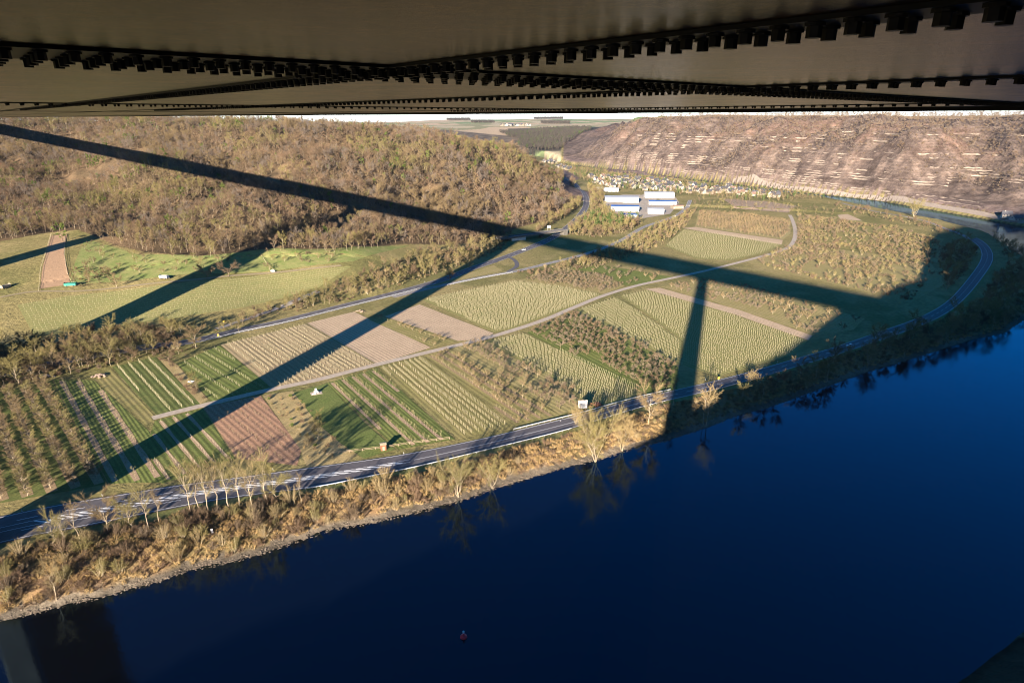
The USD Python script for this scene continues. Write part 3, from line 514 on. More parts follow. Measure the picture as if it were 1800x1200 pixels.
def make_bush(name, seed, h=3.5, cw=4.0, stems=26, twigs=1700, tl=.8, tw=.032, wood=bark_dark, leaf=tw_brown):
    r = np.random.default_rng(seed); parts, ends = [], []
    for i in range(stems):
        az = r.uniform(0, 6.28); q = math.sqrt(r.uniform(0, 1)); b = np.array([math.cos(az), math.sin(az), 0]) * cw * .2 * q; e = np.array([math.cos(az) * cw / 2 * q, math.sin(az) * cw / 2 * q, h * (1.02 - .5 * q ** 2) * r.uniform(.7, 1.05)])
        m_ = (b + e) / 2 + [0, 0, .1 * h]; parts.append(tube([b, m_, e], [.045, .03, .01], 3)); ends += [(b * .6 + m_ * .4, m_), (m_, e)]
    E0, E1 = np.array([e[0] for e in ends]), np.array([e[1] for e in ends]); idx = r.integers(0, len(ends), twigs); u = r.uniform(0, 1.05, (twigs, 1)); b = E0[idx] + (E1 - E0)[idx] * u
    d = (E1 - E0)[idx]; d /= np.maximum(np.linalg.norm(d, axis=1, keepdims=True), 1e-6); d = d + r.normal(0, .6, d.shape); d /= np.linalg.norm(d, axis=1, keepdims=True)
    kind_prim(name); usdkit.mesh(stage, f'/World/kinds/{name}/stems', join(parts), wood); usdkit.mesh(stage, f'/World/kinds/{name}/twigs', slivers(b, b + d * tl * r.uniform(.5, 1.2, (twigs, 1)), tw, r), leaf)

# near and middle trees
make_tree('broad_tree_a', 1, 11, 8.5, .22, 15, 6, 4200, 1.4, .045, .75, .16, leaf=tw_tan); make_tree('broad_tree_b', 2, 12, 8, .2, 15, 6, 4400, 1.4, .045, .85, .16, leaf=tw_olive); make_tree('broad_tree_c', 3, 10, 8, .18, 14, 6, 4200, 1.4, .045, .7, .15, wood=bark_dark, leaf=tw_brown); make_tree('broad_tree_d', 4, 12.5, 7.5, .22, 15, 6, 4200, 1.4, .045, .95, .15, leaf=tw_olive)
make_tree('tall_tree_a', 11, 16, 5.4, .38, 16, 6, 2600, 1.2, .035, 1.1, .19, leaf=tw_olive); make_tree('tall_tree_b', 12, 17, 4.4, .42, 15, 5, 1900, 1.1, .035, 1.15, .16, leaf=tw_tan); make_tree('tall_tree_c', 13, 15, 6.6, .34, 16, 6, 2800, 1.3, .035, 1.0, .18, leaf=tw_gold)
make_tree('willow_a', 21, 13, 11, .2, 26, 8, 12000, 1.6, .032, .95, .17, stems=4, leaf=tw_olive); make_tree('willow_b', 22, 11, 8.5, .15, 24, 8, 10000, 1.5, .032, 1.05, .13, stems=4, leaf=tw_gold)
make_tree('orchard_tree_a', 31, 4.6, 5.0, .28, 11, 5, 1500, .8, .04, .55, .13, wood=bark_pale, leaf=tw_tan, top=.7); make_tree('orchard_tree_b', 32, 4.2, 5.2, .26, 11, 5, 1500, .8, .04, .5, .13, wood=bark_dark, leaf=tw_brown, top=.65); make_tree('orchard_tree_c', 33, 5.0, 4.8, .3, 11, 5, 1500, .8, .04, .6, .14, wood=bark_pale, leaf=tw_olive, top=.7)
make_tree('plum_tree_a', 34, 4.6, 5.2, .3, 11, 5, 1600, .8, .04, .5, .13, wood=bark_dark, leaf=tw_pur, top=.65); make_tree('young_tree_a', 35, 3.2, 1.8, .25, 8, 3, 170, .5, .04, .6, .05, wood=bark_pale, leaf=tw_vine); make_tree('young_tree_b', 36, 2.8, 1.6, .25, 8, 3, 150, .5, .04, .6, .05, wood=bark_pale, leaf=tw_tan)
make_bush('bush_a', 41, 3.4, 4.4, leaf=tw_brown); make_bush('bush_b', 42, 3.6, 4.0, leaf=tw_olive, wood=bark_pale); make_bush('bush_c', 43, 2.4, 4.2, leaf=tw_red); make_bush('bush_d', 44, 4.4, 4.6, leaf=tw_gold, wood=bark_pale); make_bush('bush_e', 45, 2.2, 3.0, leaf=tw_moss); make_bush('bush_f', 46, 2.6, 3.6, leaf=tw_pur)
make_bush('reed_tuft', 47, 1.3, 1.8, 8, 260, .8, .045, leaf=twig_look('reed_straw', (.44, .31, .14), (.34, .23, .105)), wood=bark_pale); make_bush('bramble', 48, 1.3, 2.6, 10, 220, .8, .05, leaf=tw_red)
# lighter ones for the woods on the hills
for i, (lf, wd) in enumerate([(tw_tan, bark_pale), (tw_olive, bark_pale), (tw_brown, bark_dark), (tw_red, bark_pale), (tw_grey, bark_dark), (tw_tan, bark_dark)]):
    make_tree(f'wood_tree_{"abcdef"[i]}', 60 + i, 11 + i % 3, 8, .22, 10, 4, 2200, 1.4, .045, .8, .14, wood=wd, leaf=lf)
make_tree('fir_a', 70, 12, 4.6, .08, 26, 3, 1500, .9, .22, .1, .2, wood=bark_dark, leaf=tw_green); make_tree('ivy_tree_a', 71, 10, 5.5, .15, 12, 4, 1500, .8, .22, .7, .22, wood=bark_dark, leaf=tw_moss)
make_tree('far_tree', 75, 13, 9, .2, 9, 4, 1300, 1.6, .10, .8, .15, wood=bark_dark, leaf=twig_look('dark_twigs', (.085, .075, .065), (.06, .055, .05)))
make_bush('scrub_a', 80, 3.0, 4.5, 8, 200, 1.2, .13, leaf=tw_grey); make_bush('scrub_b', 81, 2.6, 4.5, 8, 200, 1.2, .13, leaf=tw_pur); make_bush('scrub_c', 82, 3.4, 4.5, 8, 200, 1.2, .13, leaf=tw_brown)

# ------------------------------------------------------------------ fields, their rows and young trees
FIELDS = []
def field(name, px, cols, furrow_px=None, stripe=2.4, label=None, dark=.82):
    poly = wpoly(px); a = None
    if furrow_px: q = AT(furrow_px)[:, :2]; a = q[1] - q[0]; a /= np.linalg.norm(a)
    m = soil(f'{name}_soil_{len(FIELDS)}', cols[0], cols[1], a, stripe, dark); hilly = name in ('pasture', 'upper_meadow', 'bare_paddock'); dz = (0.22 if name == 'bare_paddock' else .12) if hilly else 0.04 + 0.006 * (len(FIELDS) % 9)
    p = struct(name, drape(poly, 3.5 if hilly else 9.0, dz), m, label); FIELDS.append((poly, a, dz, p)); return poly, a, dz, p
def row_lines(poly, a, spacing, inset=1.5, start=0.5):
    n = np.array([-a[1], a[0]]); c = np.array(poly.centroid.coords[0]); pts = np.array(poly.exterior.coords); o = (pts - c) @ n; inner = poly.buffer(-inset); out = []
    for k in np.arange(o.min() + spacing * start, o.max(), spacing):
        l = LineString([c + n * k - a * 900, c + n * k + a * 900]).intersection(inner)
        for g in getattr(l, 'geoms', [l]):
            if g.length > 6: out.append(np.array(g.coords))
    return out
def stake_row(line, pitch, r, h=2.0, w=.09, canes=6, cw=.45, cl=.9):
    """one vine row: stakes, a wire and bare canes"""
    L = np.linalg.norm(line[1] - line[0]); n = max(2, int(L / pitch)); t_ = (np.arange(n) + r.uniform(-.12, .12, n) + .5) / n; p = on(line[0] + (line[1] - line[0]) * t_[:, None] + r.normal(0, .08, (n, 2)))
    hh = h * r.uniform(.8, 1.1, n); tri = np.array([[-.5, -.29], [.5, -.29], [0, .58]]) * w; v = np.zeros((n, 4, 3)); v[:, :3] = p[:, None]; v[:, :3, :2] += tri; v[:, 3] = p + np.column_stack([r.normal(0, .06, n), r.normal(0, .06, n), hh]); f = np.array([[0, 1, 3], [1, 2, 3], [2, 0, 3]])
    # square topped stakes: the tip is drawn out over the full width
    v2 = np.zeros((n, 6, 3)); v2[:, :3] = v[:, :3]; v2[:, 3:] = v[:, 3:4]; v2[:, 3:, :2] += tri * .8
    fs = np.array([[0, 1, 4], [0, 4, 3], [1, 2, 5], [1, 5, 4], [2, 0, 3], [2, 3, 5], [3, 4, 5]]); posts = (v2.reshape(-1, 3), (fs[None] + np.arange(n)[:, None, None] * 6).reshape(-1, 3))
    b = np.repeat(p, canes, 0) + np.column_stack([np.zeros((n * canes, 2)), np.repeat(hh, canes) * r.uniform(.3, .85, n * canes)]); d = (line[1] - line[0]) / L
    e = b + np.column_stack([d[None] * r.normal(0, cw, (n * canes, 1)) + r.normal(0, .18, (n * canes, 2)), r.uniform(.1, cl, n * canes)])
    return posts, slivers(b, e, .07, r)
n_rows = [0]
def vine_rows(F, spacing, pitch, label, group, name='vine_row', h=2.0, canes=6, as_stuff=False, start=.5, w=.09):
    poly, a, dz, p = F; r = np.random.default_rng(int(abs(poly.bounds[0]) * 10) + 3); lines = row_lines(poly, a, spacing, start=start); ps, cs = [], []
    for l in lines:
        po, ca = stake_row(l, pitch, r, h, w, canes)
        if as_stuff: ps.append(po); cs.append(ca); continue
        t = thing(name, label, 'vine row', group=group); tag(obj('stakes', po, wood_pale, t), kind='stuff'); tag(obj('canes', ca, tw_vine, t), kind='stuff'); n_rows[0] += 1
    if as_stuff and ps:
        t = thing(name + 's', label, 'vine rows'); tag(t, kind='stuff'); tag(obj('stakes', join(ps), wood_pale, t), kind='stuff'); tag(obj('canes', join(cs), tw_vine, t), kind='stuff')
wood_pale = plain('pale_stakes', (.36, .31, .21), 0.9, 0.2, 1.0)
def soil_strips(F, spacing, width, mat, start=.5):
    poly, a, dz, p = F
    for l in row_lines(poly, a, spacing, start=start):
        c = dense(l, 4.0); wob = 0.12 * np.sin(np.arange(len(c)) * .9)[:, None]; obj('soil_strip', ribbon(offset(c, width / 2) + wob, offset(c, -width / 2) - wob * .6, dz + .03), mat, p)
TREES = []                                             # every tree that stands by itself: (distance, kind, place, turn, scale, name, label, group)
LOOKS_OF = {'broad_tree_a': 'tan', 'broad_tree_b': 'olive', 'broad_tree_c': 'dark brown', 'broad_tree_d': 'slender olive', 'bush_a': 'low brown', 'bush_b': 'low olive', 'bush_d': 'low golden', 'bush_c': 'low russet', 'orchard_tree_a': 'tan', 'orchard_tree_b': 'brown', 'orchard_tree_c': 'olive', 'plum_tree_a': 'plum brown', 'young_tree_a': 'pale', 'young_tree_b': 'tan', 'willow_b': 'many stemmed', 'bush_e': 'mossy', 'bramble': 'russet', 'reed_tuft': 'straw', 'bush_f': 'purplish'}
def plant(kind, xy, scale, name, label, group, sz=None, cat='tree'):
    if kind in LOOKS_OF and not name.startswith('bank_') and not name.startswith('forest'):
        tall = ('taller ' if scale > 1.0 else 'smaller ' if scale < .72 else ''); label = tall + LOOKS_OF[kind] + ' ' + label; group = f'{group} ({tall}{LOOKS_OF[kind]})'; label = ' '.join(label.split()[:16])
    z = float(zt(xy[0], xy[1])); z = max(z, WATER + .2) - .05
    TREES.append((math.hypot(*xy), kind, (xy[0], xy[1], z), rng.uniform(0, 360), (scale, scale, sz or scale), name, label, group, cat))
def tree_rows(F, spacing, pitch, kinds_, label, group, scale=(.85, 1.15), name='orchard_tree', gap=.08, start=.5):
    poly, a, dz, p = F
    for l in row_lines(poly, a, spacing, start=start):
        L = np.linalg.norm(l[1] - l[0])
        for k in np.arange(.5 * pitch, L, pitch):
            if rng.uniform() < gap: continue
            q = l[0] + (l[1] - l[0]) * k / L + rng.normal(0, .25, 2); plant(kinds_[rng.integers(len(kinds_))], q, rng.uniform(*scale), name, label, group)
strip_soil = soil('strip_soil', (.44, .31, .20), (.36, .255, .16)); strip_red = soil('strip_litter', (.36, .25, .145), (.28, .21, .115))
F = field('old_orchard_meadow', [(-330, 800), (-150, 722), (0, 690), (92, 668), (130, 745), (190, 850), (90, 868), (0, 884), (-180, 918)], DARKG, label='dark green orchard meadow at the left edge of the fields')
F = (F[0], (lambda q: (q[1] - q[0]) / np.linalg.norm(q[1] - q[0]))(AT([(50, 700), (127, 850)])[:, :2]), F[2], F[3])
soil_strips(F, 7.0, 3.4, strip_red); tree_rows(F, 7.0, 4.2, ['orchard_tree_a', 'orchard_tree_c'], 'bare spreading fruit tree in the old orchard above the river road', 'fruit trees in the old orchard at the left', (1.0, 1.3))
DIRL = [(132, 700), (210, 842)]
F = field('soil_strip_field', [(94, 667), (165, 668), (210, 710), (262, 758), (288, 848), (240, 848), (192, 850), (132, 745)], GREEN, DIRL, 1.6, 'green strip field with long bare soil rows beside the old orchard'); soil_strips(F, 6.4, 2.2, strip_soil); tree_rows(F, 6.4, 2.4, ['young_tree_a', 'young_tree_b'], 'slender young fruit tree in the bare soil rows right of the old orchard', 'young fruit trees in the soil rows', name='young_fruit_tree', gap=.15)
F = field('grass_strip_field', [(165, 667), (196, 648), (274, 734), (258, 748)], OLIVE, [(190, 670), (250, 735)], 2.4, 'narrow grass strips left of the trellis field', .7)
F = field('trellis_field', [(197, 645), (274, 627), (352, 710), (278, 732)], DARKG, [(262, 630), (342, 710)], 2.4, 'trellis field of six rows above the end of the dirt track'); vine_rows(F, 5.2, 1.5, 'tall trellis row in the dark green field above the end of the dirt track', 'trellis rows above the end of the dirt track', 'trellis_row', 2.4, 8)
F = field('hedge_strip', [(276, 627), (310, 640), (366, 702), (352, 710)], STRAW, label='strip of brown brushwood beside the trellis field')
F = field('shaded_meadow', [(312, 639), (386, 607), (480, 683), (470, 685), (372, 706)], GREEN, [(330, 640), (420, 700)], 3.0, 'small green meadow between brushwood strip and brown vineyard'); vine_rows(F, 7.0, 2.2, 'sparse stake row in the small green meadow', 'sparse stake rows in the small meadow', canes=3)
F = field('brown_vineyard', [(388, 606), (538, 569), (660, 641), (560, 665), (480, 684)], ((.38, .28, .165), (.31, .25, .135)), [(532, 570), (655, 640)], 2.6, 'brown vineyard between valley road and dirt track'); vine_rows(F, 3.1, 1.5, 'vine row in the brown vineyard crossed by the slanting pier shadow', 'vine rows in the brown vineyard')
F = field('ploughed_field', [(540, 568), (622, 548), (757, 611), (662, 640)], PINK, [(532, 567), (650, 637)], 2.2, 'bare pinkish brown ploughed field with furrows', .72)
F = field('fruit_strip', [(648, 562), (674, 556), (802, 600), (760, 611)], OLIVE, [(660, 560), (790, 606)], 3, 'narrow grass strip between two ploughed fields'); tree_rows(F, 9.0, 4.4, ['young_tree_a', 'orchard_tree_a'], 'small fruit tree on the grass strip between two ploughed fields', 'fruit trees between the ploughed fields', (.6, .9), start=.35)
F = field('ploughed_field', [(676, 556), (737, 535), (868, 586), (846, 597), (804, 599)], PINK, [(737, 540), (866, 587)], 2.4, 'bare pinkish ploughed field with straight furrows beside the green vineyard', .70)
F = field('green_vineyard', [(742, 527), (800, 514), (905, 494), (980, 502), (1060, 518), (1010, 538), (900, 578), (868, 584)], VINEY, [(737, 525), (887, 582)], 2.4, 'green vineyard between the slip road and the dirt track'); vine_rows(F, 2.7, 1.4, 'vine row in the green vineyard between slip road and dirt track', 'vine rows in the green vineyard', canes=5)
F = field('bushy_plot', [(905, 493), (985, 479), (1062, 482), (1098, 503), (1060, 517), (985, 502)], DRY, [(920, 492), (1050, 515)], 3, 'brownish plot of low fruit bushes beside the slip road'); tree_rows(F, 6, 4.5, ['plum_tree_a', 'orchard_tree_b'], 'dark bushy fruit tree in the brownish plot beside the slip road', 'bushy fruit trees beside the slip road', (.7, 1.0), 'plum_tree')
F = field('corner_meadow', [(1000, 472), (1060, 466), (1140, 480), (1183, 487), (1122, 500), (1100, 502), (1062, 481)], GREEN, label='bright green corner meadow where the track bends'); tree_rows((F[0], np.array([.8, -.6]), F[2], F[3]), 11, 8, ['plum_tree_a', 'orchard_tree_b', 'orchard_tree_a'], 'dark fruit tree in the bright corner meadow', 'fruit trees in the corner meadow', (.8, 1.1), 'plum_tree', .25)
F = field('striped_green_field', [(272, 740), (356, 717), (412, 806), (285, 850), (255, 790)], GREEN, [(332, 732), (400, 805)], 2.4, 'green striped field under the slanting shadow below the track end', .65); soil_strips(F, 5.6, 1.5, strip_soil); vine_rows(F, 5.6, 2.0, 'low stake row in the green striped field below the track end', 'stake rows in the green striped field', h=1.4, canes=4)
F = field('red_soil_field', [(358, 716), (458, 695), (530, 790), (522, 818), (416, 806)], BROWN, [(400, 720), (495, 800)], 2.6, 'red brown bare soil field with thin rows of young trees', .72); tree_rows(F, 5.0, 3.0, ['young_tree_b'], 'thin young tree in the red brown soil field', 'thin young trees in the red brown field', (.6, .9), 'young_fruit_tree')
F = field('rough_plot', [(462, 695), (514, 687), (548, 712), (560, 748), (640, 790), (610, 812), (540, 824), (528, 790)], STRAW, label='rough straw coloured plot with bushes between red soil field and lawn')
F = field('lawn', [(516, 690), (574, 674), (640, 742), (695, 790), (640, 806), (600, 780), (560, 746)], LAWN, label='bright green lawn with a white structure at its top corner')
F = field('strip_orchard', [(572, 674), (662, 648), (800, 772), (700, 790)], GREEN, [(600, 668), (722, 780)], 1.8, 'green strip orchard of soil rows in the middle below the track'); soil_strips(F, 6.0, 1.5, strip_soil); tree_rows(F, 6.0, 2.3, ['young_tree_a', 'young_tree_b'], 'slender young tree on the soil rows of the middle strip orchard', 'young trees of the middle strip orchard', (.8, 1.1), 'young_fruit_tree')
F = field('olive_vineyard', [(666, 646), (744, 626), (902, 748), (880, 754), (806, 771)], OLIVE, [(690, 642), (830, 764)], 2.6, 'olive green vineyard in the middle below the track'); vine_rows(F, 3.3, 1.4, 'vine row in the olive vineyard right of the strip orchard', 'vine rows in the olive vineyard')
F = field('young_orchard', [(748, 625), (792, 613), (962, 716), (985, 730), (904, 747)], OLIVE, [(790, 614), (962, 718)], 3, 'young orchard between two vineyards'); soil_strips(F, 5.5, 2.0, strip_red); tree_rows(F, 5.5, 3.0, ['young_tree_a', 'young_tree_b', 'orchard_tree_a'], 'small fruit tree in the young orchard between two vineyards', 'fruit trees in the young orchard', (.6, .95), 'young_fruit_tree')
F = field('brown_orchard', [(794, 612), (852, 600), (1005, 690), (1026, 714), (985, 728)], ((.27, .245, .10), (.33, .26, .125)), [(810, 610), (1000, 712)], 3, 'brownish orchard of broad trees left of the billboard'); tree_rows(F, 7.5, 5.0, ['orchard_tree_b', 'plum_tree_a', 'orchard_tree_a'], 'broad brownish fruit tree in the orchard left of the billboard', 'broad fruit trees left of the billboard', (.9, 1.25))
F = field('stake_vineyard', [(855, 599), (924, 586), (1132, 682), (1108, 703), (1030, 722), (1008, 690)], VINEY, [(925, 587), (1128, 684)], 2.4, 'dense vineyard of pale stakes behind the billboard'); vine_rows(F, 2.9, 1.35, 'vine row with pale stakes in the vineyard behind the billboard', 'vine rows behind the billboard', canes=7)
F = field('middle_orchard', [(926, 585), (1008, 547), (1085, 585), (1192, 645), (1190, 690), (1134, 692)], GREEN, [(950, 575), (1150, 680)], 3, 'orchard of round brown trees left of the pier shadow', .8); tree_rows(F, 7.0, 5.2, ['orchard_tree_b', 'plum_tree_a', 'orchard_tree_b'], 'round brown fruit tree in the orchard left of the broad pier shadow', 'round fruit trees left of the pier shadow', (.95, 1.25))
F = field('bright_vineyard', [(1012, 545), (1084, 522), (1150, 565), (1198, 600), (1196, 642), (1090, 585)], VINEY, [(1060, 530), (1190, 605)], 2.6, 'bright vineyard between track and pier shadow'); vine_rows(F, 3.4, 1.6, 'vine row in the bright vineyard left of the pier shadow', 'vine rows left of the pier shadow', canes=6)
F = field('great_vineyard', [(1090, 520), (1138, 510), (1290, 553), (1420, 599), (1398, 622), (1262, 662), (1200, 642), (1200, 600), (1152, 563)], VINEY, [(1140, 512), (1415, 600)], 2.8, 'large vineyard of dense stakes right of the pier shadow'); vine_rows(F, 3.6, 1.6, 'vine row in the large vineyard crossed by the pier shadow', 'vine rows in the large vineyard', canes=6)
F = field('soil_band', [(1134, 508), (1160, 506), (1300, 545), (1428, 590), (1421, 598), (1290, 552)], PINK, [(1150, 508), (1420, 594)], 2.2, 'pinkish bare soil band above the large vineyard', .8)
F = field('pale_orchard', [(1162, 504), (1240, 492), (1380, 522), (1520, 560), (1500, 580), (1432, 590), (1300, 544)], DRY, [(1240, 498), (1480, 570)], 3, 'pale grass orchard above the soil band'); tree_rows(F, 12, 6.5, ['plum_tree_a', 'orchard_tree_b', 'orchard_tree_a'], 'brown fruit tree in the pale grass above the pink soil band', 'fruit trees above the soil band', (.9, 1.2), gap=.25)
F = field('upper_vineyard', [(1168, 432), (1200, 404), (1290, 414), (1378, 430), (1340, 446), (1285, 458), (1225, 455)], VINEY, [(1200, 412), (1370, 436)], 3, 'upper vineyard beyond the deck shadow'); vine_rows(F, 4.5, 2.0, 'vine rows in the upper vineyard beyond the deck shadow', None, canes=6, as_stuff=True)
F = field('upper_soil', [(1200, 401), (1222, 399), (1376, 422), (1374, 430)], PINK, [(1210, 401), (1370, 425)], 2.4, 'pale pink soil band in the upper fields', .8)
F = field('upper_brown_orchard', [(1222, 398), (1228, 371), (1300, 376), (1388, 388), (1390, 410), (1376, 421)], ((.31, .27, .12), (.36, .29, .14)), [(1230, 380), (1385, 405)], 3, 'brown orchard below the industrial yard'); tree_rows(F, 7, 5.5, ['orchard_tree_b', 'orchard_tree_a'], 'brown fruit tree in the orchard below the sports ground', 'far brown orchard', (.8, 1.1))
F = field('bushy_meadow', [(1402, 378), (1480, 382), (1560, 398), (1660, 420), (1630, 452), (1540, 445), (1402, 425)], OLIVE, label='olive meadow scattered with bushes inside the bend')
F = field('terraced_meadow', [(1310, 460), (1400, 428), (1540, 447), (1632, 455), (1660, 500), (1600, 532), (1490, 505), (1380, 480)], DRY, None, 5, 'brownish meadow of bushes and thin orchard rows inside the bend')
F = field('sandy_lot', [(1472, 378), (1490, 376), (1516, 388), (1478, 386)], PINK, label='small bare sandy lot inside the bend')
F = field('sports_ground', [(1270, 350), (1345, 354), (1400, 362), (1385, 374), (1290, 366)], ((.36, .25, .19), (.30, .24, .16)), label='reddish sports ground beside the village')
F = field('industrial_yard', [(1058, 350), (1095, 342), (1184, 342), (1194, 356), (1178, 376), (1110, 387), (1070, 374)], ((.42, .36, .30), (.33, .29, .24)), label='paved yard around the industrial halls')
F = field('upper_meadow', [(30, 536), (120, 520), (300, 500), (480, 482), (620, 468), (560, 505), (430, 540), (300, 560), (120, 585), (60, 590)], ((.21, .215, .08), (.28, .25, .105)), [(60, 560), (560, 480)], 3.4, 'pale vineyard meadow crossed by a slanting pier shadow', .75)
vine_rows(F, 4.6, 2.6, 'pale vine rows of the meadow above the tree belt', None, canes=2, as_stuff=True, h=1.6, w=.07)
F = field('pasture', [(120, 500), (240, 492), (460, 478), (620, 460), (720, 432), (600, 436), (490, 436), (350, 450), (240, 447), (150, 420)], ((.135, .195, .05), (.29, .265, .11)), label='bright green pasture at the foot of the wooded hill')
F = field('bare_paddock', [(70, 508), (75, 470), (90, 415), (118, 412), (112, 445), (124, 500)], ((.40, .26, .16), (.34, .225, .14)), label='bare brown paddock beside the green trailer')
F = field('verge', [(786, 492), (868, 466), (884, 476), (800, 494)], DRY, label='dry grass island between valley road and slip road')

# ------------------------------------------------------------------ belts of trees, bank and hill foot
ROADS = shapely.union_all([LineString(VR[0]).buffer(6.5), LineString(RR[0]).buffer(4.5)])
UNDER = []
def under(px, spacing, seed, k):
    p = poisson(wpoly(px).difference(ROADS), spacing, seed, .5); UNDER.append(np.column_stack([p, np.full(len(p), k)]))
def belt(px, spacing, kinds_, sc, name, label, group, seed, cat='tree', keep=1.0):
    under_ = 'broad_tree_a' in kinds_ and spacing < 10
    under(px, spacing * .62, seed + 300, sc[0]) if under_ else None
    for q in poisson(wpoly(px).difference(ROADS), spacing, seed):
        if rng.uniform() > keep: continue
        s_ = rng.uniform(*sc); plant(kinds_[rng.integers(len(kinds_))], q, s_, name, label, group, s_ * rng.uniform(.9, 1.2), cat)
BROAD = ['broad_tree_a', 'broad_tree_b', 'broad_tree_c', 'broad_tree_d']
belt([(-200, 660), (0, 618), (100, 606), (200, 594), (310, 583), (330, 592), (318, 606), (305, 613), (274, 624), (196, 643), (95, 663), (0, 688), (-200, 740)], 6.6, BROAD, (.85, 1.2), 'roadside_tree', 'bare olive brown tree in the dense belt between meadow and orchards', 'trees in the belt at the left', 1)
belt([(330, 585), (430, 558), (480, 540), (530, 525), (540, 534), (480, 555), (420, 574), (340, 598)], 9, BROAD + ['bush_b'], (.45, .75), 'roadside_tree', 'small bare tree beside the narrow lane above the valley road', 'small trees beside the lane', 2)
belt([(300, 615), (345, 605), (350, 612), (300, 640)], 9, ['broad_tree_b', 'broad_tree_a'], (.6, .8), 'roadside_tree', 'bare tree at the near edge of the valley road where it leaves the belt', 'trees at the near edge of the valley road', 3)
belt([(500, 540), (560, 512), (640, 482), (720, 452), (800, 436), (880, 412), (905, 412), (880, 440), (820, 463), (760, 485), (690, 506), (600, 530), (520, 548)], 7.0, BROAD + ['bush_d', 'bush_b', 'bush_d'], (.6, .95), 'roadside_tree', 'bare bushy tree in the belt between pasture and valley road', 'trees in the belt right of the pasture', 4)
belt([(955, 474), (1010, 456), (1065, 442), (1100, 424), (1140, 404), (1185, 388), (1215, 368), (1222, 372), (1205, 398), (1165, 430), (1120, 450), (1050, 468), (985, 480)], 7.5, BROAD + ['bush_b', 'bush_d', 'bush_a'], (.5, .8), 'roadside_tree', 'bare bushy tree in the belt between slip road and upper vineyard', 'trees along the slip road', 5)
belt([(905, 478), (960, 470), (985, 480), (940, 488)], 6, ['bush_c', 'bush_a', 'bush_d'], (.6, 1.0), 'roadside_bush', 'russet bush below the slip road', 'russet bushes below the slip road', 6, 'bush')
belt([(995, 412), (1040, 372), (1062, 368), (1085, 385), (1130, 392), (1100, 410), (1050, 418)], 8.5, BROAD, (.7, 1.0), 'valley_tree', 'bare olive tree in the grove before the industrial halls', 'trees before the industrial halls', 7)
belt([(1020, 400), (1045, 380), (1080, 384), (1120, 388), (1100, 402), (1050, 408)], 11, ['fir_a'], (.7, 1.1), 'conifer', 'dark green conifer in the grove before the industrial halls', 'conifers before the industrial halls', 8)
belt([(1033, 330), (1060, 336), (1062, 350), (1045, 372), (1036, 360), (1038, 345)], 9, BROAD, (.7, 1.0), 'valley_tree', 'bare tree between the curving valley road and the halls', 'trees between curving road and halls', 9)
belt([(940, 412), (990, 385), (1018, 365), (1020, 350), (1008, 352), (985, 375), (945, 395)], 8, BROAD, (.7, 1.0), 'valley_tree', 'bare olive tree at the foot of the wooded hill above the curving road', 'trees at the foot of the hill above the curve', 10)
# the river bank
vL = LEs + (LEs - UEs) / np.linalg.norm(LEs - UEs, axis=1, keepdims=True) * .2; vR = LEs + (LEs - UEs) / np.linalg.norm(LEs - UEs, axis=1, keepdims=True) * (4.2 + 1.2 * np.sin(np.arange(420) * .37) + .8 * np.sin(np.arange(420) * .11 + 1))[:, None]
struct('road_verge', ribbon(vL[70:380], vR[70:380], .14), soil('verge_grass', (.15, .17, .05), (.24, .21, .09)), 'strip of green grass between the guardrail and the bank scrub')
bank_strip = Polygon(np.vstack([LEs[40:330:4] + (LEs - UEs)[40:330:4] / np.linalg.norm((LEs - UEs)[40:330:4], axis=1, keepdims=True) * 5.0, GG(shore_field[::-1], WATER)])).buffer(0)
BUSH = ['bush_a', 'bush_b', 'bush_c', 'bush_d', 'bush_f']
for q in poisson(bank_strip.buffer(-1.5), 4.6, 12):
    d_ = -float(river_dist(q[:1], q[1:])[0]); u_ = q[0]
    if d_ < 3.5 or rng.uniform() < (.25 if u_ < -20 else .6): continue
    k = BUSH[rng.choice(5, p=[.22, .22, .2, .28, .08])]; sh = u_ > 75
    plant(k, q, rng.uniform(.55, 1.1) * (rng.uniform(1.1, 1.8) if u_ < -40 else 1.3 if u_ < -10 else .85), 'bank_bush', {'bush_a': 'brown bare bush on the slope below the river road', 'bush_b': 'olive green bare bush on the slope below the river road', 'bush_c': 'low russet bush on the slope below the river road', 'bush_d': 'pale golden bush on the slope below the river road', 'bush_f': 'purplish brown bush on the slope below the river road'}[k], 'bushes on the river bank: ' + k.replace('bush_', 'sort '), cat='bush')
def single(px, py, h_px, kind, base_h, label, name='bank_tree', group=None, wide=1.0):
    q = at(px, py); dep = q[1] * math.cos(PITCH) + (CAM_H - q[2]) * math.sin(PITCH); hm = h_px * dep / FPX / math.cos(PITCH) * (1.28 if kind.startswith('tall') else 1.08); s_ = hm / base_h
    z = q[2] - .1; TREES.append((math.hypot(q[0], q[1]), kind, (q[0], q[1], z), rng.uniform(0, 360), (s_ * wide, s_ * wide, s_), name, label, group, 'tree'))
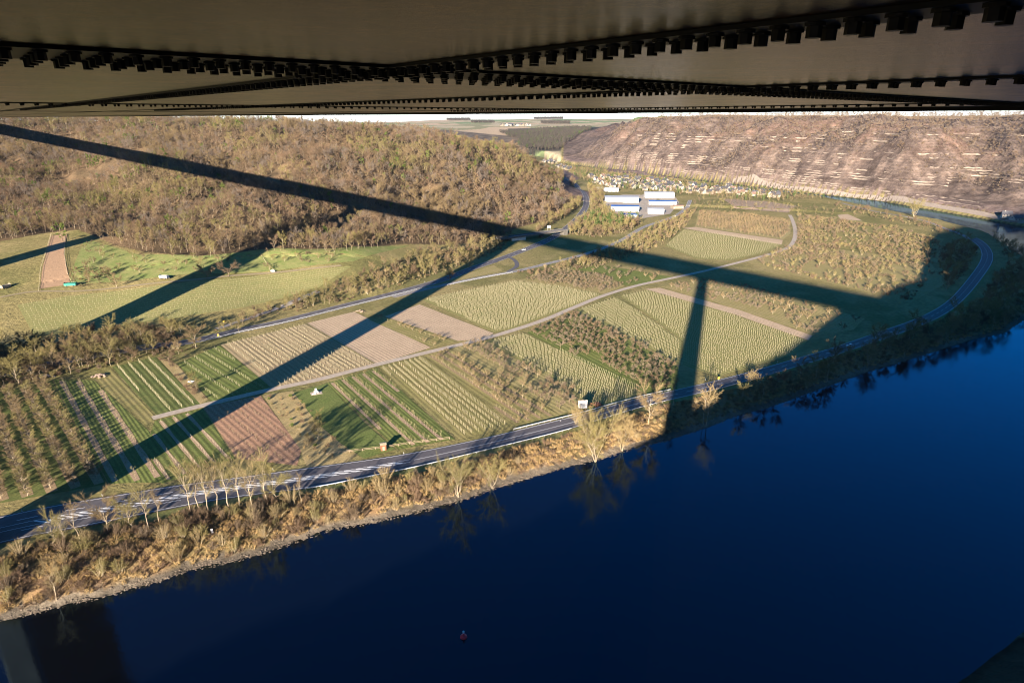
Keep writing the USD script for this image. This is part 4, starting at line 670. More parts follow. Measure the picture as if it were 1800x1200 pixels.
for px, py, hp, kind, bh, lb in [(99, 1054, 70, 'tall_tree_c', 15, 'tree with pale white trunk standing alone at the water edge bottom left'), (97, 960, 62, 'broad_tree_b', 12, 'round crowned tree nearest the shaded part of the road at the left'), (118, 962, 56, 'tall_tree_a', 16, 'slim tree close beside the round crowned one at the left'), (141, 958, 70, 'tall_tree_b', 17, 'very thin sapling between round tree and wider roadside tree'),
        (190, 935, 72, 'broad_tree_a', 11, 'wide bare tree leaning over the road left of the tree row'), (232, 932, 66, 'broad_tree_d', 12.5, 'bare tree with forked crown second in the roadside row'), (262, 928, 70, 'tall_tree_a', 16, 'slim tree third in the roadside row'), (282, 922, 58, 'tall_tree_b', 17, 'thin mossy tree fourth in the roadside row'),
        (337, 905, 88, 'tall_tree_a', 16, 'tall mossy tree opening the dense roadside group'), (352, 901, 82, 'tall_tree_b', 17, 'tall thin tree second in the dense roadside group'), (368, 900, 84, 'tall_tree_a', 16, 'tall tree third in the dense roadside group'), (383, 898, 78, 'tall_tree_b', 17, 'ivy trunked tree fourth in the dense roadside group'), (403, 893, 80, 'tall_tree_a', 16, 'tall tree fifth in the dense roadside group'), (421, 889, 80, 'tall_tree_a', 16, 'tall tree sixth in the dense roadside group'),
        (445, 893, 84, 'tall_tree_c', 15, 'tall broad tree seventh in the dense roadside group'), (468, 888, 84, 'tall_tree_a', 16, 'tall pale tree at the right end of the dense roadside group'), (484, 882, 78, 'broad_tree_b', 12, 'wide crowned tree ending the dense roadside group'), (530, 884, 46, 'tall_tree_b', 17, 'thin leaning sapling right of the dense roadside group'),
        (806, 873, 74, 'willow_a', 13, 'golden many stemmed willow at the water edge left of the small russet one'), (866, 858, 56, 'willow_a', 13, 'rounded golden willow close right of the large bank willow'), (1047, 811, 90, 'willow_a', 13, 'large pale willow with white trunk on the shingle before the billboard'), (1093, 792, 66, 'willow_b', 11, 'smaller golden willow right of the large pale willow'), (1030, 765, 46, 'willow_b', 11, 'greenish willow crown behind the large pale willow'),
        (1140, 745, 66, 'broad_tree_a', 11, 'bare fan shaped tree just left of the pier shadow'), (1241, 748, 62, 'tall_tree_c', 15, 'thin stemmed tree with sunlit crown right of the pier shadow'), (1236, 746, 50, 'tall_tree_b', 17, 'thin dark stem beside the sunlit crown right of the pier shadow'), (1362, 688, 40, 'broad_tree_c', 10, 'round pale tree on the bank right of the second road stretch'), (1012, 745, 30, 'willow_b', 11, 'pale blossoming bush tree at the left foot of the willow group'), (1183, 712, 44, 'tall_tree_b', 17, 'thin tree beside the road at the left edge of the pier shadow'),
        (560, 745, 26, 'broad_tree_b', 12, 'small olive tree on the rough plot beside the lawn'), (560, 772, 34, 'broad_tree_b', 12, 'sunlit olive tree in the middle of the rough plot'), (1663, 511, 34, 'broad_tree_a', 11, 'fan shaped sunlit tree at the edge of the hill shadow'), (1607, 382, 30, 'willow_a', 13, 'large pale tree standing alone before the far river reach'), (825, 474, 26, 'broad_tree_b', 12, 'round tree on the grass island between the roads'), (790, 494, 22, 'broad_tree_c', 10, 'reddish small tree at the start of the slip road'),
        (497, 427, 40, 'broad_tree_c', 10, 'russet leaved tree at the forest edge where the pier shadow enters'), (402, 486, 30, 'orchard_tree_b', 4.6, 'old fruit tree at the upper end of the meadow shadow'), (365, 488, 26, 'orchard_tree_b', 4.6, 'dark old fruit tree left of the meadow shadow'), (205, 504, 22, 'orchard_tree_a', 4.6, 'pale fruit tree beside the meadow track'), (345, 685, 34, 'broad_tree_b', 12, 'olive tree on the brushwood strip end by the track'), (345, 612, 40, 'broad_tree_a', 11, 'tree standing before the dark end of the valley road'), (420, 583, 26, 'broad_tree_b', 12, 'small tree on the near verge of the valley road'),
        (298, 640, 30, 'broad_tree_c', 10, 'brown tree at the top of the brushwood strip'), (95, 655, 46, 'tall_tree_c', 15, 'golden tree at the near edge of the belt at the left'), (110, 424, 30, 'ivy_tree_a', 10, 'ivy green tree on the slope above the paddock')]: single(px, py, hp, kind, bh, lb)
# shaded bank on the right
for q in poisson(bank_strip.buffer(-2), 9, 15):
    if q[0] > 110 and rng.uniform() < .62: plant(['broad_tree_c', 'broad_tree_a', 'willow_b', 'broad_tree_d'][rng.integers(4)], q, rng.uniform(.75, 1.35), 'shaded_bank_tree', 'bare dark tree on the shaded bank right of the pier shadow', 'trees on the shaded bank')
belt([(1760, 480), (1800, 470), (1850, 500), (1850, 540), (1790, 560), (1720, 580), (1690, 560), (1730, 520)], 9, BROAD, (.7, 1.0), 'shaded_bank_tree', 'dark bare tree on the shaded tip of the plain', 'trees on the shaded tip', 16)
belt([(1650, 440), (1700, 425), (1718, 445), (1700, 480), (1668, 510), (1650, 480)], 9, BROAD, (.6, .9), 'shaded_tree', 'dark bare tree in the shade left of the road bend', 'trees in the shade left of the road bend', 17)
belt([(1740, 418), (1800, 440), (1830, 470), (1765, 470), (1755, 440)], 10, BROAD, (.6, .9), 'shaded_tree', 'dark bare tree in the shade right of the road bend', 'trees in the shade right of the road bend', 18)
belt([(1402, 376), (1560, 398), (1650, 422), (1640, 480), (1600, 530), (1490, 505), (1320, 462), (1400, 430)], 11.5, ['orchard_tree_a', 'orchard_tree_b', 'bush_a', 'bush_b', 'plum_tree_a', 'orchard_tree_c'], (.6, 1.25), 'meadow_bush', 'low brownish fruit tree or bush on the meadow inside the bend', 'bushes on the meadow inside the bend', 19, 'bush', .85)
belt([(1450, 355), (1520, 368), (1600, 386), (1700, 414), (1690, 420), (1580, 392), (1480, 372)], 9, ['bush_a', 'bush_b', 'broad_tree_c'], (.5, .8), 'shore_bush', 'bush along the far shore road', 'bushes along the far shore', 20, 'bush', .7)
belt([(150, 425), (240, 450), (350, 452), (480, 440), (620, 444), (600, 462), (440, 478), (240, 490), (140, 495)], 11.5, ['orchard_tree_a', 'orchard_tree_b', 'orchard_tree_c'], (.8, 1.2), 'pasture_tree', 'fruit tree with long shadow on the green pasture', 'fruit trees on the pasture', 21, keep=.7)
belt([(130, 470), (190, 470), (200, 500), (130, 505)], 8, ['broad_tree_a', 'bush_b'], (.5, .7), 'pasture_tree', 'small bare tree beside the green trailer', 'small trees beside the green trailer', 22)
belt([(462, 698), (512, 690), (548, 715), (560, 750), (620, 790), (545, 820), (530, 788)], 5.0, ['bush_a', 'bush_b', 'bush_e', 'bramble', 'reed_tuft', 'bush_d'], (.4, .75), 'rough_bush', 'straw or brown bush on the rough plot left of the lawn', 'bushes on the rough plot', 23, 'bush')
belt([(278, 630), (310, 642), (364, 702), (350, 708)], 5, ['bush_c', 'bush_d', 'bush_a'], (.5, .9), 'brushwood_bush', 'tan bush on the brushwood strip right of the trellis rows', 'bushes on the brushwood strip', 24, 'bush')
# hill foot: the trees at the forest edge, whose trunks show
edge_px = [(0, 425), (75, 410), (140, 406), (190, 425), (250, 441), (350, 446), (490, 432), (600, 434), (700, 428), (790, 430), (850, 422), (905, 402)]
forest_edge = LineString(AT(edge_px)[:, :2]).buffer(26)
WOOD = [f'wood_tree_{c}' for c in 'abcdef']
SORT = {'a': 'tan', 'b': 'olive', 'c': 'brown', 'd': 'russet', 'e': 'grey', 'f': 'dark tan'}
hill_zone = np.where((zone == 1), 1, 0); zone_at = RegularGridInterpolator((az_grid, lr_grid), hill_zone.astype(float), bounds_error=False, fill_value=0)
def in_wood(p): a, r = to_polar(p); return zone_at(np.stack([a, r], -1)) > .5
ex = poisson(forest_edge, 7.4, 31); ex = ex[in_wood(ex)]
for q in ex[:290]:
    k = WOOD[rng.integers(6)]; s_ = rng.uniform(.8, 1.15); plant(k, q, s_, 'forest_edge_tree', f'{SORT[k[-1]]} bare tree with pale trunk at the foot of the wooded hill', f'forest edge trees, {SORT[k[-1]]}', s_ * rng.uniform(.95, 1.3))

# set the single trees out: at most 300 of one kind as things of their own, the nearest; the rest joined
by = {}
for t in sorted(TREES, key=lambda t: t[0]): by.setdefault(t[5], []).append(t)
for name, ts in by.items():
    for d_, k, p, rz, sc, nm, lb, gr, ct in ts[:300]: copy_of(k, nm, lb, ct, p, rz, sc, gr)
    more = ts[300:]
    if more:
        ks = sorted({t[1] for t in more}); scatter(name + 's', f'farther {name.replace("_", " ")}s beyond the single ones', more[0][8] + 's', ks, [t[2] for t in more], np.radians([t[3] for t in more]), np.array([t[4] for t in more]), [ks.index(t[1]) for t in more])
u_ = np.vstack(UNDER); scatter('belt_undergrowth', 'brown undergrowth filling the tree belts', 'undergrowth', ['bush_a', 'bush_b', 'bush_f', 'bramble', 'bush_c'], on(u_[:, :2], -.05), rng.uniform(0, 6.28, len(u_)), u_[:, 2] * rng.uniform(.5, 1.1, len(u_)), rng.choice(5, len(u_), p=[.3, .3, .15, .15, .1]))
mp_ = poisson(wpoly([(1402, 376), (1560, 398), (1650, 422), (1640, 480), (1600, 530), (1490, 505), (1320, 462), (1400, 430)]), 5.2, 77, .5); mk = meshkit.fbm(np.column_stack([mp_ / 38.0, np.zeros(len(mp_))]) + 1.7) > .44; mp_ = mp_[mk]
scatter('meadow_scrub', 'low scrub between the fruit trees inside the bend', 'scrub', ['bush_a', 'bush_b', 'bush_f', 'orchard_tree_b', 'orchard_tree_a'], on(mp_, -.05), rng.uniform(0, 6.28, len(mp_)), rng.uniform(.35, .85, len(mp_)))
# the woods on the hill
wood_area = Polygon([(d * math.sin(math.radians(a)), d * math.cos(math.radians(a))) for a, d in [(-48, 480), (-20, 440), (6, 480), (9, 900), (8, 1500), (-10, 1350), (-46, 1500)]])
wp_ = poisson(wood_area, 7.2, 33, .45); wp_ = wp_[in_wood(wp_)]; wp_ = wp_[~shapely.contains_xy(forest_edge, wp_[:, 0], wp_[:, 1])]
gapn = meshkit.fbm(np.column_stack([wp_ / 55.0, np.zeros(len(wp_))]) + 2.2); wp_ = np.vstack([wp_[gapn > .34], ex[290:]])
sp = meshkit.noise(np.column_stack([wp_ / 70.0, np.zeros(len(wp_))]), 5); idx = np.clip((sp * 6 + rng.normal(0, .9, len(wp_))).astype(int), 0, 5); ev = rng.uniform(0, 1, len(wp_)) < .03 + .10 * (meshkit.fbm(np.column_stack([wp_ / 80.0, np.zeros(len(wp_))]) + 3.7) > .58); idx = np.where(ev, 6, idx)
big_ = rng.uniform(0, 1, len(wp_)) < .12; s_ = rng.uniform(.55, 1.15, len(wp_)) * (.8 + .5 * meshkit.fbm(np.column_stack([wp_ / 45.0, np.zeros(len(wp_))]) + 6.2)) * np.where(big_, 1.3, 1.0); scatter('woodland', 'bare brown winter wood covering the long hill', 'woodland', WOOD + ['ivy_tree_a'], on(wp_, -.1), rng.uniform(0, 6.28, len(wp_)), np.column_stack([s_, s_, s_ * rng.uniform(.85, 1.25, len(wp_))]), idx)
# scrub on the terraced hill
def in_zone(k):
    f = RegularGridInterpolator((az_grid, lr_grid), (zone == k).astype(float), bounds_error=False, fill_value=0); return lambda p: f(np.stack(to_polar(p), -1)) > .5
z2 = in_zone(2)
hill_area = Polygon([(d * math.sin(math.radians(a)), d * math.cos(math.radians(a))) for a, d in [(5, 1200), (20, 1150), (42, 1000), (44, 1900), (25, 2200), (5, 2400)]])
hp_ = poisson(hill_area, 7.5, 34, .48); hp_ = hp_[z2(hp_)]; hz = zt(hp_[:, 0], hp_[:, 1]); dens = meshkit.fbm(np.column_stack([hp_ / 60.0, np.zeros(len(hp_))]) + 9.1)
keep = (dens + (hz - 60) / 240 > .345 + .18 * rng.uniform(0, 1, len(hp_))) & (hz > 14) & (hz < 150) & (np.hypot(hp_[:, 0], hp_[:, 1]) < 2120); hp_ = hp_[keep]
s_ = rng.uniform(.6, 1.3, len(hp_)); scatter('hill_scrub', 'grey and plum coloured scrub on the terraced hill', 'scrub', ['scrub_a', 'scrub_b', 'scrub_c', 'wood_tree_e', 'wood_tree_c'], on(hp_, -.1), rng.uniform(0, 6.28, len(hp_)), s_ * .9, rng.choice(5, len(hp_), p=[.34, .3, .26, .06, .04]))
# far woods, trees about the village, hedges on the far bank
def stuff_belt(name, label, px, spacing, kinds_, sc, seed):
    p = poisson(wpoly(px), spacing, seed); z_ok = -river_dist(p[:, 0], p[:, 1]) > 2; p = p[z_ok]; scatter(name, label, 'trees', kinds_, on(p, -.1), rng.uniform(0, 6.28, len(p)), rng.uniform(*sc, len(p)))
stuff_belt('village_trees', 'bare trees standing among the village houses', [(960, 285), (1000, 292), (1100, 306), (1250, 322), (1420, 338), (1460, 350), (1380, 356), (1250, 350), (1180, 342), (1060, 332), (1025, 318)], 14, ['wood_tree_a', 'wood_tree_b', 'wood_tree_c', 'fir_a'], (.5, .9), 41)
stuff_belt('far_bank_trees', 'thin line of trees along the far bank below the terraces', [(1150, 312), (1300, 325), (1450, 343), (1600, 362), (1750, 389), (1800, 400), (1800, 395), (1700, 375), (1550, 351), (1400, 335), (1250, 318)], 15, ['wood_tree_a', 'wood_tree_b', 'scrub_c', 'scrub_a'], (.5, .9), 42)
stuff_belt('near_village_hedges', 'hedges and small trees between village and fields', [(1215, 352), (1290, 352), (1390, 362), (1460, 368), (1480, 380), (1400, 376), (1300, 372), (1225, 369)], 13, ['wood_tree_b', 'wood_tree_c', 'scrub_c'], (.35, .65), 43)
for k_, (a0, a1, d0, d1) in enumerate([(-5.6, -3.6, 8300, 8900), (1.9, 4.4, 8400, 9000), (-3.5, -1.5, 5600, 5900), (2.5, 5.0, 5500, 5900)]):
    cw_ = poisson(Polygon([(d * math.sin(math.radians(a)), d * math.cos(math.radians(a))) for a, d in [(a0, d0), (a1, d0), (a1, d1), (a0, d1)]]), 24, 80 + k_); scatter('plateau_wood', ['small dark wood on the left crest of the far plateau', 'dark wood on the middle crest of the far plateau', 'dark hedge line on the left of the far plateau', 'dark hedge line on the far plateau above the gap'][k_], 'woodland', ['far_tree'], on(cw_, -.1), rng.uniform(0, 6.28, len(cw_)), rng.uniform(1.6, 2.6, len(cw_)))
far_wood = [(a, d) for a, d in [(.4, 2230), (2.2, 2260), (4, 2300), (6, 2700), (7, 3150), (3, 3200), (1.3, 3050), (-1.2, 2980), (-.6, 2800), (.5, 2600)]]
fw = poisson(Polygon([(d * math.sin(math.radians(a)), d * math.cos(math.radians(a))) for a, d in far_wood]), 13, 44); fw = fw[meshkit.fbm(np.column_stack([fw / 110.0, np.zeros(len(fw))]) + 4.1) > .36]; scatter('far_wood', 'dark far wood on the hill above the gap', 'woodland', ['far_tree', 'far_tree', 'fir_a'], on(fw, -.1), rng.uniform(0, 6.28, len(fw)), rng.uniform(.9, 1.5, len(fw)), rng.choice(3, len(fw), p=[.5, .35, .15]))
# rough grass, reeds and stones of the bank
rp = poisson(bank_strip, 1.9, 51, .5); rd_ = -river_dist(rp[:, 0], rp[:, 1]); rp = rp[(rd_ > 2.6) & (rng.uniform(0, 1, len(rp)) < .8)]
scatter('bank_undergrowth', 'straw coloured reeds and brambles covering the river bank', 'undergrowth', ['reed_tuft', 'reed_tuft', 'bramble'], on(rp, -.05), rng.uniform(0, 6.28, len(rp)), rng.uniform(.5, 1.05, len(rp)) * np.where(rp[:, 0] < 60, 1.45, 1.1))
stone_mat = plain('bank_stone', (.17, .135, .10), 0.9, 0.45, 0.6)
for k in range(3):
    st = trimesh.creation.icosphere(1, .5); st.vertices *= 1 + .28 * np.random.default_rng(90 + k).normal(size=(len(st.vertices), 1)); st.vertices *= [1, .8, .6]; kind_prim(f'stone_{k}'); usdkit.mesh(stage, f'/World/kinds/stone_{k}/stone', st, stone_mat)
sl = dense(GG(shore_field[2:], WATER), .5); nn = len(sl) * 4; sp_ = sl[rng.integers(0, len(sl), nn)] + rng.normal(0, 1.1, (nn, 2)); dd_ = -river_dist(sp_[:, 0], sp_[:, 1]); sp_ = sp_[(dd_ > -.7) & (dd_ < 3.4)]
zz_ = np.maximum(zt(sp_[:, 0], sp_[:, 1]), WATER - .1); scatter('bank_stones', 'loose brown stones along the water edge', 'stones', ['stone_0', 'stone_1', 'stone_2'], np.column_stack([sp_, zz_]), rng.uniform(0, 6.28, len(sp_)), rng.uniform(.35, 1.0, len(sp_)) ** 1.6 * .75)

# ------------------------------------------------------------------ terrace walls of the vineyard hill
wall_stone = plain('terrace_stone', (.225, .182, .145), 0.9, 0.25, 0.25)
az_t = np.radians(np.arange(8.0, 42.0, .16)); dd = np.arange(1080, 2050, 3.0)
AT_, DT_ = np.meshgrid(az_t, dd, indexing='ij'); ZT = zt(DT_ * np.sin(AT_), DT_ * np.cos(AT_)); n_w = 0; more_walls = []
for lv in np.concatenate([np.arange(9, 66, 3.6), np.arange(66, 108, 6.0)]):
    first = (ZT > lv).argmax(1); ok = (ZT > lv).any(1); wd = dd[first]; x, y = wd * np.sin(az_t), wd * np.cos(az_t)
    dens = meshkit.fbm(np.column_stack([x / 190 + lv * .03, y / 190, np.full(len(x), lv / 10)])); band = np.interp(np.degrees(az_t), [8, 12, 18, 22, 24, 31, 34, 42], [.50, .46, .46, .52, .44, .43, .46, .55])
    on_ = ok & (dens > band + lv * .0008) & (wd < 1900); run = []
    for i in range(len(az_t) + 1):
        if i < len(az_t) and on_[i] and (not run or abs(wd[i] - wd[run[-1]]) < 34) and len(run) < 60: run.append(i); continue
        if len(run) >= 5:
            c = np.column_stack([x[run], y[run]]); c = np.column_stack([np.convolve(np.pad(c[:, k], 4, mode='edge'), np.ones(9) / 9, 'valid') for k in (0, 1)]); u_ = c / np.linalg.norm(c, axis=1, keepdims=True); n = len(c); hw = .3 + .8 * dens[run[len(run) // 2]] + .5 * np.sin(np.arange(n) * 1.7)
            z = np.full(n, lv); back = c + u_ * 3.0; v = np.vstack([np.column_stack([c - u_ * 1.5, z - 1.5]), np.column_stack([c - u_ * 1.3, z + hw]), np.column_stack([c - u_ * .6, z + hw]), np.column_stack([back, np.maximum(z + hw - 1.2, z)])]); f = []
            for q in range(3): a = np.arange(n - 1) + q * n; f += [np.column_stack([a, a + 1, a + 1 + n]), np.column_stack([a, a + 1 + n, a + n])]
            if n_w >= 295: more_walls.append((v, np.vstack(f))); run = [i] if i < len(az_t) and on_[i] else []; continue
            w_ = obj('terrace_wall', (v, np.vstack(f)), wall_stone); hgt = 'low on' if lv < 30 else 'halfway up' if lv < 62 else 'high on'; side_ = 'the left spur' if np.degrees(az_t[run[0]]) < 19 else 'the middle slope' if np.degrees(az_t[run[0]]) < 26 else 'the slope below the crag'
            tag(w_, f'pale dry stone terrace wall {hgt} {side_} of the vineyard hill', 'stone wall', f'terrace walls {hgt} {side_}'); n_w += 1
        run = [i] if i < len(az_t) and on_[i] else []

if more_walls: tag(obj('upper_terrace_walls', join(more_walls), wall_stone), 'remaining short terrace walls scattered high over the vineyard hill', 'stone walls', None, 'stuff')

# ------------------------------------------------------------------ buildings
wall_white = plain('white_render', (.34, .31, .265), 0.85, 0.06, 0.5); wall_cream = plain('cream_render', (.26, .215, .16), 0.85, 0.08, 0.5); slate = plain('slate_roof', (.075, .075, .085), 0.6, 0.2, 0.8); brown_roof = plain('brown_roof', (.20, .13, .10), 0.75, 0.2, 0.8); glass_dark = plain('window_glass', (.03, .035, .045), 0.15, 0.1, 1.0, 0.0, 0.6)
metal_roof = plain('pale_sheet_roof', (.42, .43, .44), 0.5, 0.06, 0.2); blue_roof = plain('blue_sheet', (.05, .12, .36), 0.45, 0.1, 0.2); hall_white = plain('white_sheet_wall', (.52, .52, .51), 0.6, 0.04, 0.3); gate_grey = plain('grey_gate', (.25, .26, .28), 0.6, 0.1, 0.5)
def gable(L, W, h, rise):
    v = [[-L / 2, -W / 2, 0], [L / 2, -W / 2, 0], [L / 2, W / 2, 0], [-L / 2, W / 2, 0], [-L / 2, -W / 2, h], [L / 2, -W / 2, h], [L / 2, W / 2, h], [-L / 2, W / 2, h], [-L / 2, 0, h + rise], [L / 2, 0, h + rise]]
    return trimesh.Trimesh(v, [[0, 1, 5], [0, 5, 4], [2, 3, 7], [2, 7, 6], [1, 2, 6], [1, 6, 9], [1, 9, 5], [3, 0, 4], [3, 4, 8], [3, 8, 7]], process=False)
def roof_mesh(L, W, h, rise, o=.5, th=.25):
    s_ = rise / (W / 2); v = []; f = []
    for sg in (-1, 1):
        k = len(v); y1 = sg * (W / 2 + o); z1 = h - s_ * o
        for z_ in (0.02, th): v += [[-L / 2 - o, 0, h + rise + z_], [L / 2 + o, 0, h + rise + z_], [L / 2 + o, y1, z1 + z_], [-L / 2 - o, y1, z1 + z_]]
        q = [[0, 1, 2, 3], [4, 5, 6, 7], [0, 1, 5, 4], [1, 2, 6, 5], [2, 3, 7, 6], [3, 0, 4, 7]]; f += [[k + i for i in g] for g in q]
    f = np.array(f); m = trimesh.Trimesh(v, np.vstack([f[:, [0, 1, 2]], f[:, [0, 2, 3]]]), process=False); return m
def make_house(name, L, W, h, rise, wm, rm):
    p = kind_prim(name); b = f'/World/kinds/{name}/'; usdkit.mesh(stage, b + 'wall', gable(L, W, h, rise), wm); usdkit.mesh(stage, b + 'roof', roof_mesh(L, W, h, rise), rm); usdkit.mesh(stage, b + 'roof/chimney', box(.7, .7, 1.8, L * .22, .6, h + rise - .9), wm)
    k = 0
    for sg in (-1, 1):
        for x in np.linspace(-L * .32, L * .32, 3):
            for z in ((1.0,) if h < 4 else (1.0, 3.6)):
                usdkit.mesh(stage, b + 'window' + (f'_{k:03d}' if k else ''), box(1.2, .06, 1.3, x, sg * (W / 2 + .02), z), glass_dark); k += 1
        usdkit.mesh(stage, b + f'window_{k:03d}', box(.06, 1.2, 1.3, sg * (L / 2 + .02), 0, h * .8), glass_dark); k += 1
HOUSES = [('house_white_slate', 11, 9, 5.2, 4.2, wall_white, slate), ('house_cream_slate', 12, 9, 5, 4.4, wall_cream, slate), ('house_white_brown', 10, 8.5, 4.6, 4.2, wall_white, brown_roof), ('house_low_white', 14, 9, 3.4, 3.6, wall_white, slate)]
for h in HOUSES: make_house(*h)
DESC = {'house_white_slate': 'white gabled house with dark slate roof', 'house_cream_slate': 'cream gabled house with dark slate roof', 'house_white_brown': 'white gabled house with brown roof', 'house_low_white': 'long low white house with slate roof'}
def village(px, spacing, seed, where, sc=(.7, 1.0), keep=1.0, most=400):
    k = 0
    for q in poisson(wpoly(px), spacing, seed, .3):
        if rng.uniform() > keep or k >= most or -float(river_dist(q[:1], q[1:])[0]) < 6: continue
        h = HOUSES[rng.choice(4, p=[.4, .25, .15, .2])][0]; s_ = rng.uniform(*sc); row = 'front' if math.hypot(*q) < np.median([1450]) else 'back'
        copy_of(h, 'house', f'{DESC[h]} among {row} houses of {where}', 'house', (q[0], q[1], float(zt(*q)) - .2), rng.choice([20, 110, 35, 125]) + rng.normal(0, 8), (s_, s_, s_), f'{DESC[h]}s, {row} of {where}'); k += 1
village([(1030, 310), (1075, 311), (1150, 318), (1230, 325), (1290, 331), (1300, 342), (1230, 342), (1150, 337), (1080, 332), (1045, 326)], 24, 61, 'the village below the terraces', keep=.85)
village([(1290, 332), (1360, 341), (1372, 348), (1300, 344)], 20, 62, 'the right village end', keep=.75)
village([(945, 281), (965, 283), (990, 292), (1008, 300), (995, 301), (960, 288)], 24, 63, 'the far gap village', keep=.8)
village([(880, 216), (935, 217), (935, 222), (880, 222)], 60, 64, 'the far plateau hamlet', (1.3, 1.9), .8, 14)
for px, py, h, lb in [(1768, 383, 'house_white_slate', 'white house on the far bank at the right edge below the wooded slope'), (1786, 387, 'house_low_white', 'low white house on the far bank nearest the right edge'), (1355, 346, 'house_white_slate', 'white house standing alone right of the village'), (1364, 347, 'house_cream_slate', 'cream house standing alone right of the village')]:
    q = at(px, py); copy_of(h, 'house', lb, 'house', (q[0], q[1], q[2] - .1), rng.uniform(0, 180), (1, 1, 1))
def hall(px, py, L, W, h, rz, rm, label, wm=None, rise=.9, bays=5):
    q = at(px, py); L, W, h = L * .93, W * .95, h * .85; t = thing('industrial_hall', label, 'industrial hall', (q[0], q[1], q[2] - .1), rz); obj('wall', gable(L, W, h, rise), wm or hall_white, t); obj('roof', roof_mesh(L, W, h, rise, .3, .3), rm, t)
    for x in np.linspace(-L * .4, L * .4, bays): obj('gate', box(L * .08, .08, h * .55, x, -W / 2 - .03, .1), gate_grey, t)
    for x in np.linspace(-L * .45, L * .45, bays * 2): obj('window', box(L * .05, .08, h * .14, x, -W / 2 - .03, h * .72), glass_dark, t)
hall(1092, 354, 58, 30, 9, -6, metal_roof, 'large white hall with pale roof at the left of the industrial yard'); hall(1098, 370, 44, 18, 8, -8, blue_roof, 'white hall with blue roof in front of the large white one'); hall(1106, 383, 24, 14, 6, -8, blue_roof, 'small hall with blue roof nearest the conifer grove')
hall(1158, 347, 52, 22, 10, -4, metal_roof, 'white hall with pale roof at the back of the industrial yard'); hall(1164, 359, 46, 14, 6, -6, blue_roof, 'long dark blue roofed hall in the middle of the industrial yard'); hall(1152, 375, 24, 18, 8, -6, metal_roof, 'white boxy building at the front of the industrial yard'); hall(1068, 336, 44, 14, 7, -14, metal_roof, 'long white hall between industrial yard and village')
hall(1190, 366, 18, 12, 5, 10, brown_roof, 'small brown roofed shed at the right of the industrial yard', wall_cream, bays=2)

# ------------------------------------------------------------------ overpass, guardrails, posts and signs
def two(a, b): return np.array([*a[:2]]), np.array([*b[:2]])
a, b = two(at(876, 424), at(994, 412)); d = (b - a) / np.linalg.norm(b - a); L = np.linalg.norm(b - a); ang = math.degrees(math.atan2(d[1], d[0])); mid = (a + b) / 2
t = thing('overpass', 'concrete road overpass carrying a lane across the valley road', 'overpass', (mid[0], mid[1], 0), ang)
obj('deck', box(L, 9, 1.1, 0, 0, 5.2), concrete, t); obj('road_surface', box(L, 7.6, .06, 0, 0, 6.31), asphalt, t)
for s in (-1, 1):
    obj('parapet', box(L, .35, .9, 0, s * 4.32, 6.31), concrete, t)
    obj('railing', box(L, .08, .08, 0, s * 4.32, 7.4), steel_rail, t)
abut = plain('pale_concrete', (.58, .52, .44), 0.85, 0.1, .5)
obj('abutment', box(L * .2, 8.6, 5.19, -L * .24, 0, 0), abut, t); obj('abutment', box(L * .06, 8.0, 5.19, L * .47, 0, 0), concrete, t); obj('pillar', box(1.0, 7, 5.19, L * .12, 0, 0), concrete, t)
def near_index(line, px, py): return int(np.argmin(np.linalg.norm(line - at(px, py)[:2], axis=1)))
def guardrail(line, label, every=4.0):
    c = dense(line, 2.0); z0 = zt(c[:, 0], c[:, 1]) + .2; t = thing('guardrail', label, 'guardrail'); d = np.gradient(c, axis=0); d /= np.linalg.norm(d, axis=1, keepdims=True); n = np.column_stack([-d[:, 1], d[:, 0]]); vs = []
    for o, z in ((-.05, .42), (.05, .42), (.10, .60), (.05, .80), (-.05, .80)): vs.append(np.column_stack([c + n * o, z0 + z]))
    k = len(c); f = []
    for q in range(5): i = np.arange(k - 1); A, B = i + q * k, i + ((q + 1) % 5) * k; f += [np.column_stack([A, A + 1, B + 1]), np.column_stack([A, B + 1, B])]
    obj('rail', (np.vstack(vs), np.vstack(f)), steel_rail, t)
    for i in range(0, k, int(every / 2)): obj('post', box(.12, .12, .95, c[i, 0] - n[i, 0] * .12, c[i, 1] - n[i, 1] * .12, z0[i] - .25), steel_rail, t)
outL = LEs + (LEs - UEs) / np.linalg.norm(LEs - UEs, axis=1, keepdims=True) * .7; outU = UEs - (LEs - UEs) / np.linalg.norm(LEs - UEs, axis=1, keepdims=True) * .7
guardrail(outL[near_index(outL, 540, 862):near_index(outL, 1012, 754)], 'grey guardrail on the river side of the road from tree row to willows'); guardrail(outL[near_index(outL, 1060, 735):near_index(outL, 1178, 706)], 'grey guardrail along the river side of the road behind the willows'); guardrail(outL[near_index(outL, 1245, 690):near_index(outL, 1375, 655)], 'grey guardrail along the river side of the road right of the pier shadow')
guardrail(outU[near_index(outU, 900, 757):near_index(outU, 1185, 686)], 'grey guardrail along the field side of the road below the billboard')
guardrail(VR[2][near_index(VR[2], 360, 604):near_index(VR[2], 780, 500)] if np.mean(VR[2][:, 1]) < np.mean(VR[1][:, 1]) else VR[1][near_index(VR[1], 360, 604):near_index(VR[1], 780, 500)], 'white guardrail along the near side of the valley road'); guardrail(RR[2][near_index(RR[2], 780, 500):near_index(RR[2], 905, 478)] if np.mean(RR[2][:, 1]) < np.mean(RR[1][:, 1]) else RR[1][near_index(RR[1], 780, 500):near_index(RR[1], 905, 478)], 'white guardrail along the near side of the slip road')
black_paint = plain('black_band', (.02, .02, .02), .6, .1, 1)
